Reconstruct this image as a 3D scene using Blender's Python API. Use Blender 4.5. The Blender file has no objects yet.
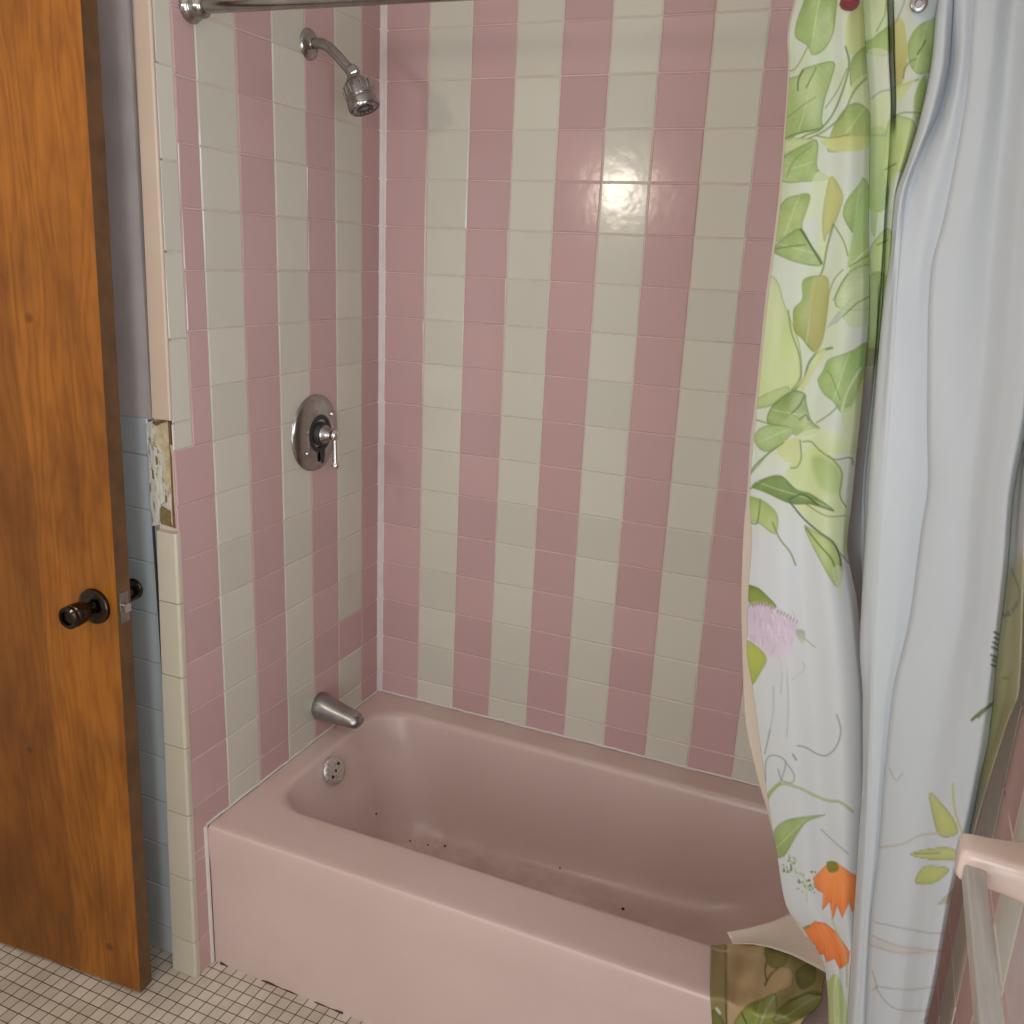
import bpy, math, random
import numpy as np
random.seed(7); rng = np.random.default_rng(7)
C = bpy.context.scene.collection
PI = math.pi

# ------------------------------------------------------------------ camera
CAM = np.array([1.2062, -2.0114, 1.5617]); YAW, PITCH, ROLL, FOC = 0.3894, -0.2751, 0.0469, 905.6
def cam_axes():
    cy, sy = math.cos(YAW), math.sin(YAW)
    f = np.array([-sy*math.cos(PITCH), cy*math.cos(PITCH), math.sin(PITCH)])
    r = np.array([cy, sy, 0.]); u = np.cross(r, f)
    return np.stack([math.cos(ROLL)*r+math.sin(ROLL)*u, -math.sin(ROLL)*r+math.cos(ROLL)*u, f])
AX = cam_axes()
def at(u, v, axis, val):
    """world point seen at photo pixel (u, v) on the plane axis = val"""
    u = np.asarray(u, float); v = np.asarray(v, float); val = np.asarray(val, float)
    d = np.stack([(u-512)/FOC, -(v-512)/FOC, np.ones_like(u)], -1) @ AX
    t = (val - CAM[axis]) / d[..., axis]
    return CAM + t[..., None]*d

# ------------------------------------------------------------------ materials
def srgb(r, g, b):
    f = lambda c: c/12.92 if c <= .04045 else ((c+.055)/1.055)**2.4
    return (f(r/255), f(g/255), f(b/255), 1)
def nodes(name):
    m = bpy.data.materials.new(name); m.use_nodes = True
    nt = m.node_tree; return m, nt, nt.nodes['Principled BSDF']
def N(nt, kind, **kw):
    n = nt.nodes.new(kind)
    for k, v in kw.items():
        if k in n.inputs: n.inputs[k].default_value = v
        else: setattr(n, k, v)
    return n
def mixrgb(nt, fac, a, b, blend='MIX'):
    n = nt.nodes.new('ShaderNodeMix'); n.data_type = 'RGBA'; n.blend_type = blend
    for sock, val in ((n.inputs[0], fac), (n.inputs[6], a), (n.inputs[7], b)):
        if hasattr(val, 'is_linked'): nt.links.new(val, sock)
        else: sock.default_value = val
    return n.outputs[2]
def ramp(nt, fac, stops):
    n = nt.nodes.new('ShaderNodeValToRGB'); nt.links.new(fac, n.inputs[0])
    e = n.color_ramp.elements
    while len(e) < len(stops): e.new(.5)
    for i, (p, c) in enumerate(stops):
        e[i].position = p; e[i].color = c if len(c) == 4 else (*c, 1)
    return n.outputs[0]
def bump(nt, b, height, strength, dist=.002):
    n = N(nt, 'ShaderNodeBump', Strength=strength, Distance=dist)
    nt.links.new(height, n.inputs['Height']); nt.links.new(n.outputs[0], b.inputs['Normal'])
def coords(nt, scale=(1, 1, 1)):
    t = nt.nodes.new('ShaderNodeTexCoord'); mp = nt.nodes.new('ShaderNodeMapping')
    mp.inputs['Scale'].default_value = scale
    nt.links.new(t.outputs['Object'], mp.inputs[0]); return mp.outputs[0]
def noise(nt, vec, scale, detail=3, rough=.5):
    n = N(nt, 'ShaderNodeTexNoise', Scale=scale, Detail=detail, Roughness=rough)
    nt.links.new(vec, n.inputs['Vector']); return n.outputs['Fac']

def plain(name, col, rough=.5, metal=0, var=.06, nscale=20, bstr=.1, spec=.5, coat=0):
    m, nt, b = nodes(name)
    v = coords(nt); f = noise(nt, v, nscale)
    lo = tuple(c*(1-var) for c in col[:3])+(1,); hi = tuple(min(1, c*(1+var)) for c in col[:3])+(1,)
    nt.links.new(ramp(nt, f, [(.3, lo), (.7, hi)]), b.inputs['Base Color'])
    b.inputs['Roughness'].default_value = rough; b.inputs['Metallic'].default_value = metal
    b.inputs['Specular IOR Level'].default_value = spec; b.inputs['Coat Weight'].default_value = coat
    if bstr: bump(nt, b, f, bstr)
    return m
def tile_mat(name, col, var=.05, rough=.16):
    m, nt, b = nodes(name)
    g = nt.nodes.new('ShaderNodeNewGeometry'); v = coords(nt)
    lo = tuple(c*(1-var) for c in col[:3])+(1,); hi = tuple(min(1, c*(1+var)) for c in col[:3])+(1,)
    c1 = ramp(nt, g.outputs['Random Per Island'], [(0, lo), (1, hi)])
    nt.links.new(c1, b.inputs['Base Color'])
    b.inputs['Roughness'].default_value = rough
    bump(nt, b, noise(nt, v, 26, 2), .12, .004)
    return m
M = {}
M['white_tile'] = tile_mat('white_tile', srgb(204, 202, 188))
M['pink_tile'] = tile_mat('pink_tile', srgb(193, 160, 159))
M['blue_tile'] = tile_mat('blue_grey_tile', srgb(184, 192, 193))
M['grey_grout'] = plain('grey_grout', srgb(150, 152, 154), .8, var=.1, nscale=60)
M['gap'] = plain('dark_gap', srgb(60, 62, 66), .9, var=.2, nscale=60)
M['cream_tile'] = tile_mat('cream_tile', srgb(194, 187, 168), .03, .3)
M['grout'] = plain('grout', srgb(205, 188, 178), .8, var=.1, nscale=60)
M['caulk'] = plain('caulk', srgb(214, 205, 202), .45, var=.05, nscale=40)
M['plaster'] = plain('painted_plaster', srgb(180, 172, 168), .7, var=.10, nscale=9, bstr=.3)
M['cream_paint'] = plain('cream_paint', srgb(192, 174, 156), .5, var=.04, nscale=8, bstr=.2)
M['raw_plaster'] = plain('raw_plaster', srgb(186, 172, 140), .9, var=.2, nscale=60, bstr=.6)
M['paint_chip_plain'] = plain('white_paint_chip', srgb(214, 214, 204), .6, var=.16, nscale=90, bstr=.6)
M['olive_hole'] = plain('olive_backing', srgb(120, 104, 62), .9, var=.25, nscale=120, bstr=.6)
M['crack'] = plain('rust_crack', srgb(110, 82, 58), .9, var=.3, nscale=120)
M['wall_paint'] = plain('room_wall_paint', srgb(210, 205, 198), .7, var=.02, nscale=5)
M['ceiling'] = plain('ceiling_paint', srgb(232, 230, 226), .8, var=.02, nscale=5)
M['chrome'] = plain('worn_chrome', (.36, .345, .335, 1), .2, 1, var=.12, nscale=45, bstr=.05)
M['satin'] = plain('satin_nickel', (.36, .355, .35, 1), .32, 1, var=.12, nscale=30, bstr=.05)
M['bright'] = plain('bright_chrome', (.75, .72, .68, 1), .12, 1, var=.05, nscale=30, bstr=0)
M['pitted'] = plain('pitted_chrome', (.62, .60, .57, 1), .38, .75, var=.35, nscale=260, bstr=.6)
M['dark_metal'] = plain('dark_nozzle', (.022, .022, .021, 1), .5, 0, var=.2, nscale=60)
M['bronze'] = plain('tarnished_brass', (.06, .048, .038, 1), .2, 1, var=.35, nscale=40, bstr=.1)
M['bead'] = plain('maroon_bead', srgb(120, 50, 62), .3, var=.1)
M['ceramic'] = plain('pink_ceramic', srgb(210, 190, 178), .18, var=.03)
M['bar'] = None

def mk_bar():
    m, nt, b = nodes('milky_plastic')
    v = coords(nt, (1, .05, 1)); f = noise(nt, v, 160, 2)
    nt.links.new(ramp(nt, f, [(.3, srgb(158, 154, 150)), (.7, srgb(178, 174, 168))]), b.inputs['Base Color'])
    b.inputs['Roughness'].default_value = .3
    return m
M['bar'] = mk_bar()

def mk_chip():
    m, nt, b = nodes('flaking_paint')
    f = noise(nt, coords(nt, (1, 1, .35)), 150, 4, .6)
    nt.links.new(ramp(nt, f, [(.33, srgb(118, 106, 74)), (.40, srgb(170, 160, 132)), (.45, srgb(200, 198, 186)), (.8, srgb(210, 210, 202))]), b.inputs['Base Color'])
    b.inputs['Roughness'].default_value = .7; bump(nt, b, f, 1, .004); return m
M['paint_chip'] = mk_chip()
def mk_tub():
    m, nt, b = nodes('pink_enamel')
    v = coords(nt); f = noise(nt, v, 4, 4)
    base = ramp(nt, f, [(.3, srgb(204, 180, 173)), (.7, srgb(210, 187, 180))])
    # rust freckles on the enamel
    sp = noise(nt, v, 260, 2)
    spm = ramp(nt, sp, [(.70, (0, 0, 0)), (.75, (1, 1, 1))])
    wide = ramp(nt, noise(nt, v, 5, 2), [(.5, (0, 0, 0)), (.62, (1, 1, 1))])
    mul = mixrgb(nt, 1.0, spm, wide, 'MULTIPLY')
    s2 = N(nt, 'ShaderNodeMath', operation='MULTIPLY'); s2.inputs[1].default_value = .45
    nt.links.new(mul, s2.inputs[0])
    base = mixrgb(nt, s2.outputs[0], base, srgb(120, 86, 66))
    # soap-scum film left on the basin floor
    sx = N(nt, 'ShaderNodeSeparateXYZ'); nt.links.new(v, sx.inputs[0])
    zf = N(nt, 'ShaderNodeMapRange'); zf.inputs['From Min'].default_value = .092; zf.inputs['From Max'].default_value = .055
    nt.links.new(sx.outputs['Z'], zf.inputs['Value'])
    yy = N(nt, 'ShaderNodeMapRange'); yy.inputs['From Min'].default_value = -.66; yy.inputs['From Max'].default_value = -.58
    nt.links.new(sx.outputs['Y'], yy.inputs['Value'])
    g = noise(nt, coords(nt, (.5, 1, 1)), 22, 5, .65)
    gm = ramp(nt, g, [(.38, (0, 0, 0)), (.62, (1, 1, 1))])
    prod = zf.outputs[0]
    for o in (yy.outputs[0], gm):
        k = N(nt, 'ShaderNodeMath', operation='MULTIPLY'); nt.links.new(prod, k.inputs[0]); nt.links.new(o, k.inputs[1]); prod = k.outputs[0]
    k = N(nt, 'ShaderNodeMath', operation='MULTIPLY'); nt.links.new(prod, k.inputs[0]); k.inputs[1].default_value = .3
    base = mixrgb(nt, k.outputs[0], base, srgb(140, 100, 84))
    nt.links.new(base, b.inputs['Base Color'])
    b.inputs['Roughness'].default_value = .3
    bump(nt, b, noise(nt, v, 18, 2), .06, .003)
    return m
M['tub'] = mk_tub()

def mk_wood(name, a, bcol, dark):
    m, nt, b = nodes(name)
    v = coords(nt, (1, 1, .16))
    w = N(nt, 'ShaderNodeTexWave', Scale=5.5, Distortion=16, Detail=4, wave_type='BANDS', bands_direction='X')
    w.inputs['Detail Scale'].default_value = 1.8
    nt.links.new(v, w.inputs['Vector'])
    fine = noise(nt, coords(nt, (1, 1, .02)), 170, 3)
    c = ramp(nt, w.outputs['Fac'], [(.0, a), (.55, bcol), (1, a)])
    c = mixrgb(nt, .35, c, ramp(nt, fine, [(.3, dark), (.65, bcol)]))
    big = noise(nt, coords(nt, (1, 1, .45)), 7, 4, .6)
    c = mixrgb(nt, ramp(nt, big, [(.42, (0, 0, 0)), (.7, (.75, .75, .75))]), c, dark)
    # two veneer leaves of slightly different tone meeting in a vertical seam
    sx = N(nt, 'ShaderNodeSeparateXYZ'); nt.links.new(coords(nt), sx.inputs[0])
    mr = N(nt, 'ShaderNodeMapRange'); mr.inputs['From Min'].default_value = -.232; mr.inputs['From Max'].default_value = -.224
    mr.inputs['To Min'].default_value = .38; mr.inputs['To Max'].default_value = 0
    nt.links.new(sx.outputs['X'], mr.inputs['Value'])
    c = mixrgb(nt, mr.outputs[0], c, dark)
    # knots
    for (kx, kz, s) in ((-.19, 1.42, .012), (-.14, .12, .014), (-.30, .55, .01)):
        d = N(nt, 'ShaderNodeVectorMath', operation='DISTANCE')
        mp = N(nt, 'ShaderNodeCombineXYZ'); nt.links.new(sx.outputs['X'], mp.inputs[0]); nt.links.new(sx.outputs['Z'], mp.inputs[2])
        nt.links.new(mp.outputs[0], d.inputs[0]); d.inputs[1].default_value = (kx, 0, kz)
        q = N(nt, 'ShaderNodeMapRange'); q.inputs['From Min'].default_value = s; q.inputs['From Max'].default_value = s*.3
        q.inputs['To Max'].default_value = .6
        nt.links.new(d.outputs['Value'], q.inputs['Value'])
        c = mixrgb(nt, q.outputs[0], c, (.05, .02, .006, 1))
    nt.links.new(c, b.inputs['Base Color'])
    b.inputs['Roughness'].default_value = .42; b.inputs['Specular IOR Level'].default_value = .35
    bump(nt, b, fine, .08, .001)
    return m
M['wood'] = mk_wood('varnished_birch', srgb(170, 107, 36), srgb(148, 88, 26), srgb(92, 52, 18))
M['wood_edge'] = plain('dark_door_edge', srgb(98, 68, 40), .6, var=.25, nscale=24, bstr=.2)

M['worn'] = plain('worn_wood_arris', srgb(206, 160, 108), .5, var=.3, nscale=30)
def mk_floor():
    m, nt, b = nodes('mosaic_floor')
    t = nt.nodes.new('ShaderNodeTexCoord'); mp = nt.nodes.new('ShaderNodeMapping')
    P = .0268
    mp.inputs['Location'].default_value = (-(.1992 % P), .910 % P, 0)
    nt.links.new(t.outputs['Object'], mp.inputs[0])
    br = N(nt, 'ShaderNodeTexBrick', offset=0.0, Scale=1.0)
    br.inputs['Brick Width'].default_value = P; br.inputs['Row Height'].default_value = P
    br.inputs['Mortar Size'].default_value = .0013; br.inputs['Mortar Smooth'].default_value = .3
    br.inputs['Bias'].default_value = -.1
    br.inputs['Color1'].default_value = srgb(212, 203, 186); br.inputs['Color2'].default_value = srgb(194, 184, 168)
    br.inputs['Mortar'].default_value = srgb(92, 80, 66)
    nt.links.new(mp.outputs[0], br.inputs['Vector'])
    dirt = noise(nt, t.outputs['Object'], 7, 4)
    c = mixrgb(nt, ramp(nt, dirt, [(.4, (0, 0, 0)), (.75, (.35, .35, .35))]), br.outputs['Color'], srgb(170, 148, 132), 'MULTIPLY')
    nt.links.new(c, b.inputs['Base Color'])
    b.inputs['Roughness'].default_value = .35
    inv = N(nt, 'ShaderNodeMath', operation='SUBTRACT'); inv.inputs[0].default_value = 1
    nt.links.new(br.outputs['Fac'], inv.inputs[1])
    bump(nt, b, inv.outputs[0], .5, .001)
    return m
M['floor'] = mk_floor()

def mk_cloth(name, rough=.5, trans=.12):
    m, nt, b = nodes(name)
    a = nt.nodes.new('ShaderNodeAttribute'); a.attribute_name = 'print'
    nt.links.new(a.outputs['Color'], b.inputs['Base Color'])
    b.inputs['Roughness'].default_value = rough; b.inputs['Specular IOR Level'].default_value = .3
    v = coords(nt)
    f = noise(nt, v, 30, 3); bump(nt, b, f, .12, .004)
    tr = nt.nodes.new('ShaderNodeBsdfTranslucent'); nt.links.new(a.outputs['Color'], tr.inputs['Color'])
    mx = nt.nodes.new('ShaderNodeMixShader'); mx.inputs[0].default_value = trans
    nt.links.new(b.outputs[0], mx.inputs[1]); nt.links.new(tr.outputs[0], mx.inputs[2])
    nt.links.new(mx.outputs[0], nt.nodes['Material Output'].inputs['Surface'])
    return m
M['cloth'] = mk_cloth('printed_vinyl')
M['cloth_back'] = plain('curtain_hem_back', srgb(226, 208, 192), .55, var=.03, nscale=30)

# ------------------------------------------------------------------ mesh helpers
class MB:
    def __init__(s): s.v = []; s.f = []; s.m = []
    def add(s, vs, fs, mi=0):
        o = len(s.v); s.v += [tuple(map(float, p)) for p in vs]
        for f in fs: s.f.append(tuple(o+i for i in f)); s.m.append(mi)
        return s
    def box(s, a, b, mi=0):
        (x0, y0, z0), (x1, y1, z1) = a, b
        vs = [(x0,y0,z0),(x1,y0,z0),(x1,y1,z0),(x0,y1,z0),(x0,y0,z1),(x1,y0,z1),(x1,y1,z1),(x0,y1,z1)]
        return s.add(vs, [(3,2,1,0),(4,5,6,7),(0,1,5,4),(1,2,6,5),(2,3,7,6),(3,0,4,7)], mi)
    def lathe(s, origin, axis, prof, n=40, mi=0, caps=True):
        """prof: list of (distance along axis, radius)"""
        a = np.array(axis, float); a /= np.linalg.norm(a)
        t = np.array([0, 0, 1.]) if abs(a[2]) < .9 else np.array([1., 0, 0])
        e1 = np.cross(a, t); e1 /= np.linalg.norm(e1); e2 = np.cross(a, e1); o = np.array(origin, float)
        vs = []
        for d, r in prof:
            for k in range(n):
                th = 2*PI*k/n; vs.append(o+a*d+r*(math.cos(th)*e1+math.sin(th)*e2))
        fs = []
        for i in range(len(prof)-1):
            for k in range(n):
                fs.append((i*n+k, i*n+(k+1) % n, (i+1)*n+(k+1) % n, (i+1)*n+k))
        if caps:
            fs.append(tuple(range(n))[::-1]); fs.append(tuple((len(prof)-1)*n+k for k in range(n)))
        return s.add(vs, fs, mi)
    def tube(s, pts, radii, n=20, mi=0):
        pts = [np.array(p, float) for p in pts]
        if not hasattr(radii, '__len__'): radii = [radii]*len(pts)
        vs = []; up = None
        for i, p in enumerate(pts):
            d = pts[min(i+1, len(pts)-1)]-pts[max(i-1, 0)]; d /= np.linalg.norm(d)
            if up is None:
                t = np.array([0, 1., 0]) if abs(d[1]) < .9 else np.array([1., 0, 0]); e1 = np.cross(d, t)
            else: e1 = up-d*(up@d)
            e1 /= np.linalg.norm(e1); up = e1; e2 = np.cross(d, e1)
            r = radii[i]; rx, ry = r if hasattr(r, '__len__') else (r, r)
            for k in range(n):
                th = 2*PI*k/n; vs.append(p+rx*math.cos(th)*e1+ry*math.sin(th)*e2)
        fs = [(i*n+k, i*n+(k+1) % n, (i+1)*n+(k+1) % n, (i+1)*n+k) for i in range(len(pts)-1) for k in range(n)]
        fs += [tuple(range(n))[::-1], tuple((len(pts)-1)*n+k for k in range(n))]
        return s.add(vs, fs, mi)
    def build(s, name, mats, parent=None, smooth=False, bevel=0, seg=2, auto=None):
        me = bpy.data.meshes.new(name); me.from_pydata(s.v, [], s.f); me.update()
        if not isinstance(mats, (list, tuple)): mats = [mats]
        for m in mats: me.materials.append(m)
        me.polygons.foreach_set('material_index', s.m)
        o = bpy.data.objects.new(name, me); C.objects.link(o)
        import bmesh
        bm = bmesh.new(); bm.from_mesh(me); bmesh.ops.recalc_face_normals(bm, faces=bm.faces); bm.to_mesh(me); bm.free()
        if smooth:
            me.polygons.foreach_set('use_smooth', [True]*len(me.polygons))
            me.set_sharp_from_angle(angle=math.radians(auto or 40))
        if bevel:
            b = o.modifiers.new('bevel', 'BEVEL'); b.width = bevel; b.segments = seg; b.limit_method = 'ANGLE'
        if parent:
            o.parent = parent; o.location = -np.array(parent.location) if parent.rotation_euler[:] == (0, 0, 0) else (0, 0, 0)
        return o
def tag(o, label=None, cat=None, group=None, kind=None):
    if label: o['label'] = label
    if cat: o['category'] = cat
    if group: o['group'] = group
    if kind: o['kind'] = kind
    return o
def empty(name, loc=(0, 0, 0)):
    o = bpy.data.objects.new(name, None); C.objects.link(o); o.location = loc; o.empty_display_size = .05
    return o

# ------------------------------------------------------------------ tiled walls
T = .108
def zrow(i): return .43+(15-i)*T
def tiles(mb, O, U, V, Nn, cells, gap=.0016, lip=.0024, h=.0016, tilt=.0035):
    """cells: (u0,u1,v0,v1,material index); each tile is a pillowed face standing off the grout bed"""
    O, U, V, Nn = map(lambda a: np.array(a, float), (O, U, V, Nn))
    for (u0, u1, v0, v1, mi) in cells:
        g = gap/2; a0, a1, b0, b1 = u0+g, u1-g, v0+g, v1-g
        if a1-a0 < .004 or b1-b0 < .004: continue
        j = lambda s=.0003: rng.normal(0, s)
        l = min(lip, (a1-a0)/3, (b1-b0)/3)
        low = [(a0+j(), b0+j(), 0), (a1+j(), b0+j(), 0), (a1+j(), b1+j(), 0), (a0+j(), b1+j(), 0)]
        tu, tv = rng.normal(0, tilt), rng.normal(0, tilt); cu, cv = (a0+a1)/2, (b0+b1)/2
        top = []
        for (p, q) in ((a0+l, b0+l), (a1-l, b0+l), (a1-l, b1-l), (a0+l, b1-l)):
            top.append((p, q, h+tu*(p-cu)+tv*(q-cv)))
        vs = [O+U*p+V*q+Nn*w for p, q, w in low+top]
        mb.add(vs, [(0,1,5,4),(1,2,6,5),(2,3,7,6),(3,0,4,7),(4,5,6,7)], mi)

TOP = 2.374
rows = [(max(.30, zrow(i)), zrow(i)+T) for i in range(17, -4, -1)]
FLOOR = .018
def struct(o, label, cat): return tag(o, label, cat, kind='structure')

# back wall
mb = MB(); mb.box((-.05, .0, FLOOR), (1.45, .10, TOP+.03), 0)
X1 = .1238; cols = [(0.008, X1, 1)]; k = 0
while X1+k*T < 1.40: cols.append((X1+k*T, min(1.40, X1+(k+1)*T), 2 if k % 2 == 0 else 1)); k += 1
cells = [(a, b, z0, z1, mi) for (a, b, mi) in cols for (z0, z1) in rows]
tiles(mb, (0, 0, 0), (1, 0, 0), (0, 0, 1), (0, -1, 0), cells)
struct(mb.build('wall_back', [M['grout'], M['pink_tile'], M['white_tile']]),
       'long back wall of the tub alcove in pink and white vertical tile stripes', 'wall')

# left (plumbing) wall
def yend(z): return -.757+(.757-.7255)*min(max(z-.04, 0)/1.91, 1.05)
mb = MB()
zz = [FLOOR, TOP+.03]
mb.add([(-.05, yend(z)+.012, z) for z in zz]+[(0, yend(z)+.012, z) for z in zz]+[(0, 0, z) for z in zz]+[(-.05, 0, z) for z in zz],
       [(0,2,3,1),(2,4,5,3),(4,6,7,5),(6,0,1,7),(0,6,4,2),(1,3,5,7)], 0)
Y1 = .0911; cells = []
lcols = [(.008, Y1, 1)]+[(Y1+i*T, Y1+(i+1)*T, 2 if i % 2 == 0 else 1) for i in range(5)]
YP = Y1+5*T; YQ = .686
for (a, b, mi) in lcols:
    for (z0, z1) in rows:
        m2 = mi
        if a == Y1 and abs(z0-zrow(14)) < .01: m2 = 1      # one replacement pink tile in the white column
        cells.append((a, b, z0, z1, m2))
ZT = 1.186
for (z0, z1) in rows:
    for (lo, hi, w) in ((z0, min(z1, ZT), 'full'), (max(z0, ZT), z1, 'half')):
        if hi-lo < .006: continue
        e = -yend((lo+hi)/2)
        cells.append((YP, e-.002 if w == 'full' else YQ, lo, hi, 1))
lower = [(FLOOR+.002 if z0 < 0 else z0, z1) for z0, z1 in [(zrow(18)-.002, zrow(18)+T), (zrow(17), zrow(17)+T), (FLOOR, zrow(18))]]
for (z0, z1) in [(FLOOR+.001, zrow(18)), (zrow(18), zrow(17)), (zrow(17), .30)]:
    cells.append((.66, -yend((z0+z1)/2)-.002, z0, z1, 1))
zt = [ZT]+[1.2372+.1523*i for i in range(0, 8)]
for z0, z1 in zip(zt, zt[1:]): cells.append((YQ, -yend((z0+z1)/2)+.001, z0, min(z1, TOP), 2))
tiles(mb, (0, 0, 0), (0, -1, 0), (0, 0, 1), (1, 0, 0), cells)
struct(mb.build('wall_left', [M['grout'], M['pink_tile'], M['white_tile']]),
       'narrow plumbing wall of the alcove with shower fittings and pink stripes', 'wall')

# right wall with the window opening that lights the room
WY0, WY1, WZ0, WZ1 = -2.10, -1.22, 1.15, 2.0
mb = MB()
for a, b in (((1.402, WY1, FLOOR), (1.5, .1, TOP+.03)), ((1.402, -2.85, FLOOR), (1.5, WY0, TOP+.03)),
             ((1.402, WY0, FLOOR), (1.5, WY1, WZ0)), ((1.402, WY0, WZ1), (1.5, WY1, TOP+.03))): mb.box(a, b, 0)
cells = []; k = 0; ys = [-.012]+[.888-.108*i for i in range(8, -1, -1)][0:]+[.998, 1.106, 1.106, 1.214]
ys = sorted(set(round(abs(y), 3) for y in ys))
for a, b in zip(ys, ys[1:]):
    mi = 1 if round((b-.998)/.108) % 2 == 0 else 2
    for (z0, z1) in [(.866+.108*i, .866+.108*(i+1)) for i in range(-7, 13)]: cells.append((a, b, max(z0, .30 if a < .7 else FLOOR), z1, mi))
tiles(mb, (1.402, 0, 0), (0, -1, 0), (0, 0, 1), (-1, 0, 0), cells)
struct(mb.build('wall_right', [M['grout'], M['pink_tile'], M['white_tile']]),
       'right-hand tiled wall behind the towel bar at the picture edge', 'wall')
mb = MB()
for a, b in (((1.42, WY0, WZ0), (1.48, WY0+.05, WZ1)), ((1.42, WY1-.05, WZ0), (1.48, WY1, WZ1)), ((1.42, WY0, WZ0), (1.48, WY1, WZ0+.05)),
             ((1.42, WY0, WZ1-.05), (1.48, WY1, WZ1)), ((1.43, WY0, 1.55), (1.47, WY1, 1.59))): mb.box(a, b)
struct(mb.build('window_1', M['cream_paint'], bevel=.003), 'cream painted sash window frame behind the camera on the right wall', 'window')

# wall that faces the room left of the tub: blue-grey wainscot below painted plaster
YB = -.728
mb = MB(); mb.box((-.95, YB, FLOOR), (-.052, .1, 1.24), 0); mb.box((-.95, YB-.004, 1.24), (-.052, .1, TOP+.03), 2)
br = [(.0866+.108*i, .0866+.108*(i+1)) for i in range(-1, 11)]
cells = []
for i in range(9):
    for z0, z1 in br: cells.append((.0655+.108*i, min(.95, .0655+.108*(i+1)), max(FLOOR, z0), min(z1, 1.24), 1))
tiles(mb, (0, YB, 0), (-1, 0, 0), (0, 0, 1), (0, -1, 0), cells)
mb.box((-.0688, YB-.004, FLOOR), (-.0655, YB+.01, 1.03), 3)
struct(mb.build('wall_near_left', [M['grey_grout'], M['blue_tile'], M['plaster'], M['gap']]),
       'wall behind the wooden door, blue-grey tile below mauve-grey plaster', 'wall')

struct(MB().box((-1.05, -2.85, FLOOR), (-.95, .1, TOP+.03)).build('wall_left_outer', M['wall_paint']), 'plain painted side wall of the room beyond the door', 'wall')
struct(MB().box((-1.05, -2.95, FLOOR), (.72, -2.85, TOP+.03)).box((1.38, -2.95, FLOOR), (1.5, -2.85, TOP+.03)).box((.72, -2.95, 2.05), (1.38, -2.85, TOP+.03)).build('wall_front', M['wall_paint']), 'plain painted wall behind the camera', 'wall')
struct(MB().box((-1.05, -2.95, TOP+.03), (1.5, .1, TOP+.1)).build('ceiling', M['ceiling']), 'white painted ceiling above the frame', 'ceiling')
struct(MB().box((-1.05, -2.95, FLOOR-.06), (1.5, .1, FLOOR)).build('floor', M['floor']), 'floor of small white square mosaic tiles with dark grout', 'floor')

# --------- trim at the end of the plumbing wall
def strip_x(z): return -.064+.034*min(max((z-.0)/1.95, 0), 1.1)     # left side of the strip
def end_profile(z):
    r = .006 if z < 1.1 else .004
    y = yend(z)-.006; pts = [(strip_x(z), y+.02), (strip_x(z), y+.003), (strip_x(z)+.003, y)]
    for a in np.linspace(0, PI/2, 9): pts.append((.003-r+r*math.sin(a), y+r-r*math.cos(a)))
    pts += [(.003, y+(.014 if z < 1.1 else r+.001)), (-.006, y+.018)]
    return pts
def strip(name, zs, mat, label, gap=.0016, thick=0):
    mb = MB()
    for z0, z1 in zip(zs, zs[1:]):
        g = gap/2; levels = [z0+g, z0+g+.0008, z1-g-.0008, z1-g]; n = None; vs = []
        for i, z in enumerate(levels):
            pr = end_profile(z); n = len(pr); s = .0006 if i in (0, 3) else 0
            vs += [(x+(s if x < -.02 else -s if x > 0 else 0), y+s, z) for x, y in pr]
        fs = [(i*n+k, i*n+(k+1) % n, (i+1)*n+(k+1) % n, (i+1)*n+k) for i in range(3) for k in range(n)]
        fs += [tuple(range(n))[::-1], tuple(3*n+k for k in range(n))]
        mb.add(vs, fs)
    return struct(mb.build(name, mat, smooth=True, auto=24), label, 'trim')
strip('trim_1', [FLOOR, .1087, .2654, .4195, .5740, .7300, .8854, 1.028], M['cream_tile'], 'column of cream bullnose tiles at the end of the plumbing wall')
strip('trim_2', [1.243, TOP+.028], M['cream_paint'], 'cream painted corner strip above the broken patch')

# broken patch where bullnose tiles are missing
mb = MB()
YPATCH = -.7265
mb.box((-.052, YPATCH, 1.026), (-.004, -.70, 1.245), 0)
def patch(poly, y, th, mi):
    q = [at(120+x/7.31, 400+yy/7.31, 1, y) for x, yy in poly]
    n = len(q); vs = [tuple(p) for p in q]+[(p[0], p[1]+th, p[2]) for p in q]
    mb.add(vs, [tuple(range(n)), tuple(range(2*n-1, n-1, -1))]+[(i, (i+1) % n, n+(i+1) % n, n+i) for i in range(n)], mi)
patch([(300,140),(352,135),(405,930),(290,915),(285,760),(312,560),(300,400),(262,330),(252,150)], -.7300, .012, 0)
patch([(188,172),(240,148),(226,176),(236,200),(243,250),(232,300),(240,335),(268,350),(300,400),(312,480),(305,560),(325,620),(347,680),(353,790),(330,745),(300,762),(286,800),(284,912),(236,922),(220,740),(206,400),(194,300)], -.7350, .010, 1)
patch([(296,772),(330,792),(366,812),(372,900),(382,932),(300,906),(284,850)], -.7325, .006, 2)
patch([(349,140),(366,140),(380,420),(392,700),(410,938),(386,932),(370,500)], -.7335, .008, 3)
patch([(366,330),(388,340),(405,640),(424,936),(408,940),(392,700),(380,420)], -.7350, .012, 4)
patch([(258,405),(272,420),(276,470),(262,475)], -.7362, .004, 2)
patch([(330,690),(343,705),(343,750),(330,745)], -.7362, .004, 2)
patch([(232,500),(243,520),(250,580),(238,575)], -.7362, .004, 2)
patch([(205,150),(255,158),(345,140),(352,150),(280,178),(262,188),(230,160)], -.7340, .008, 3)
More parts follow.
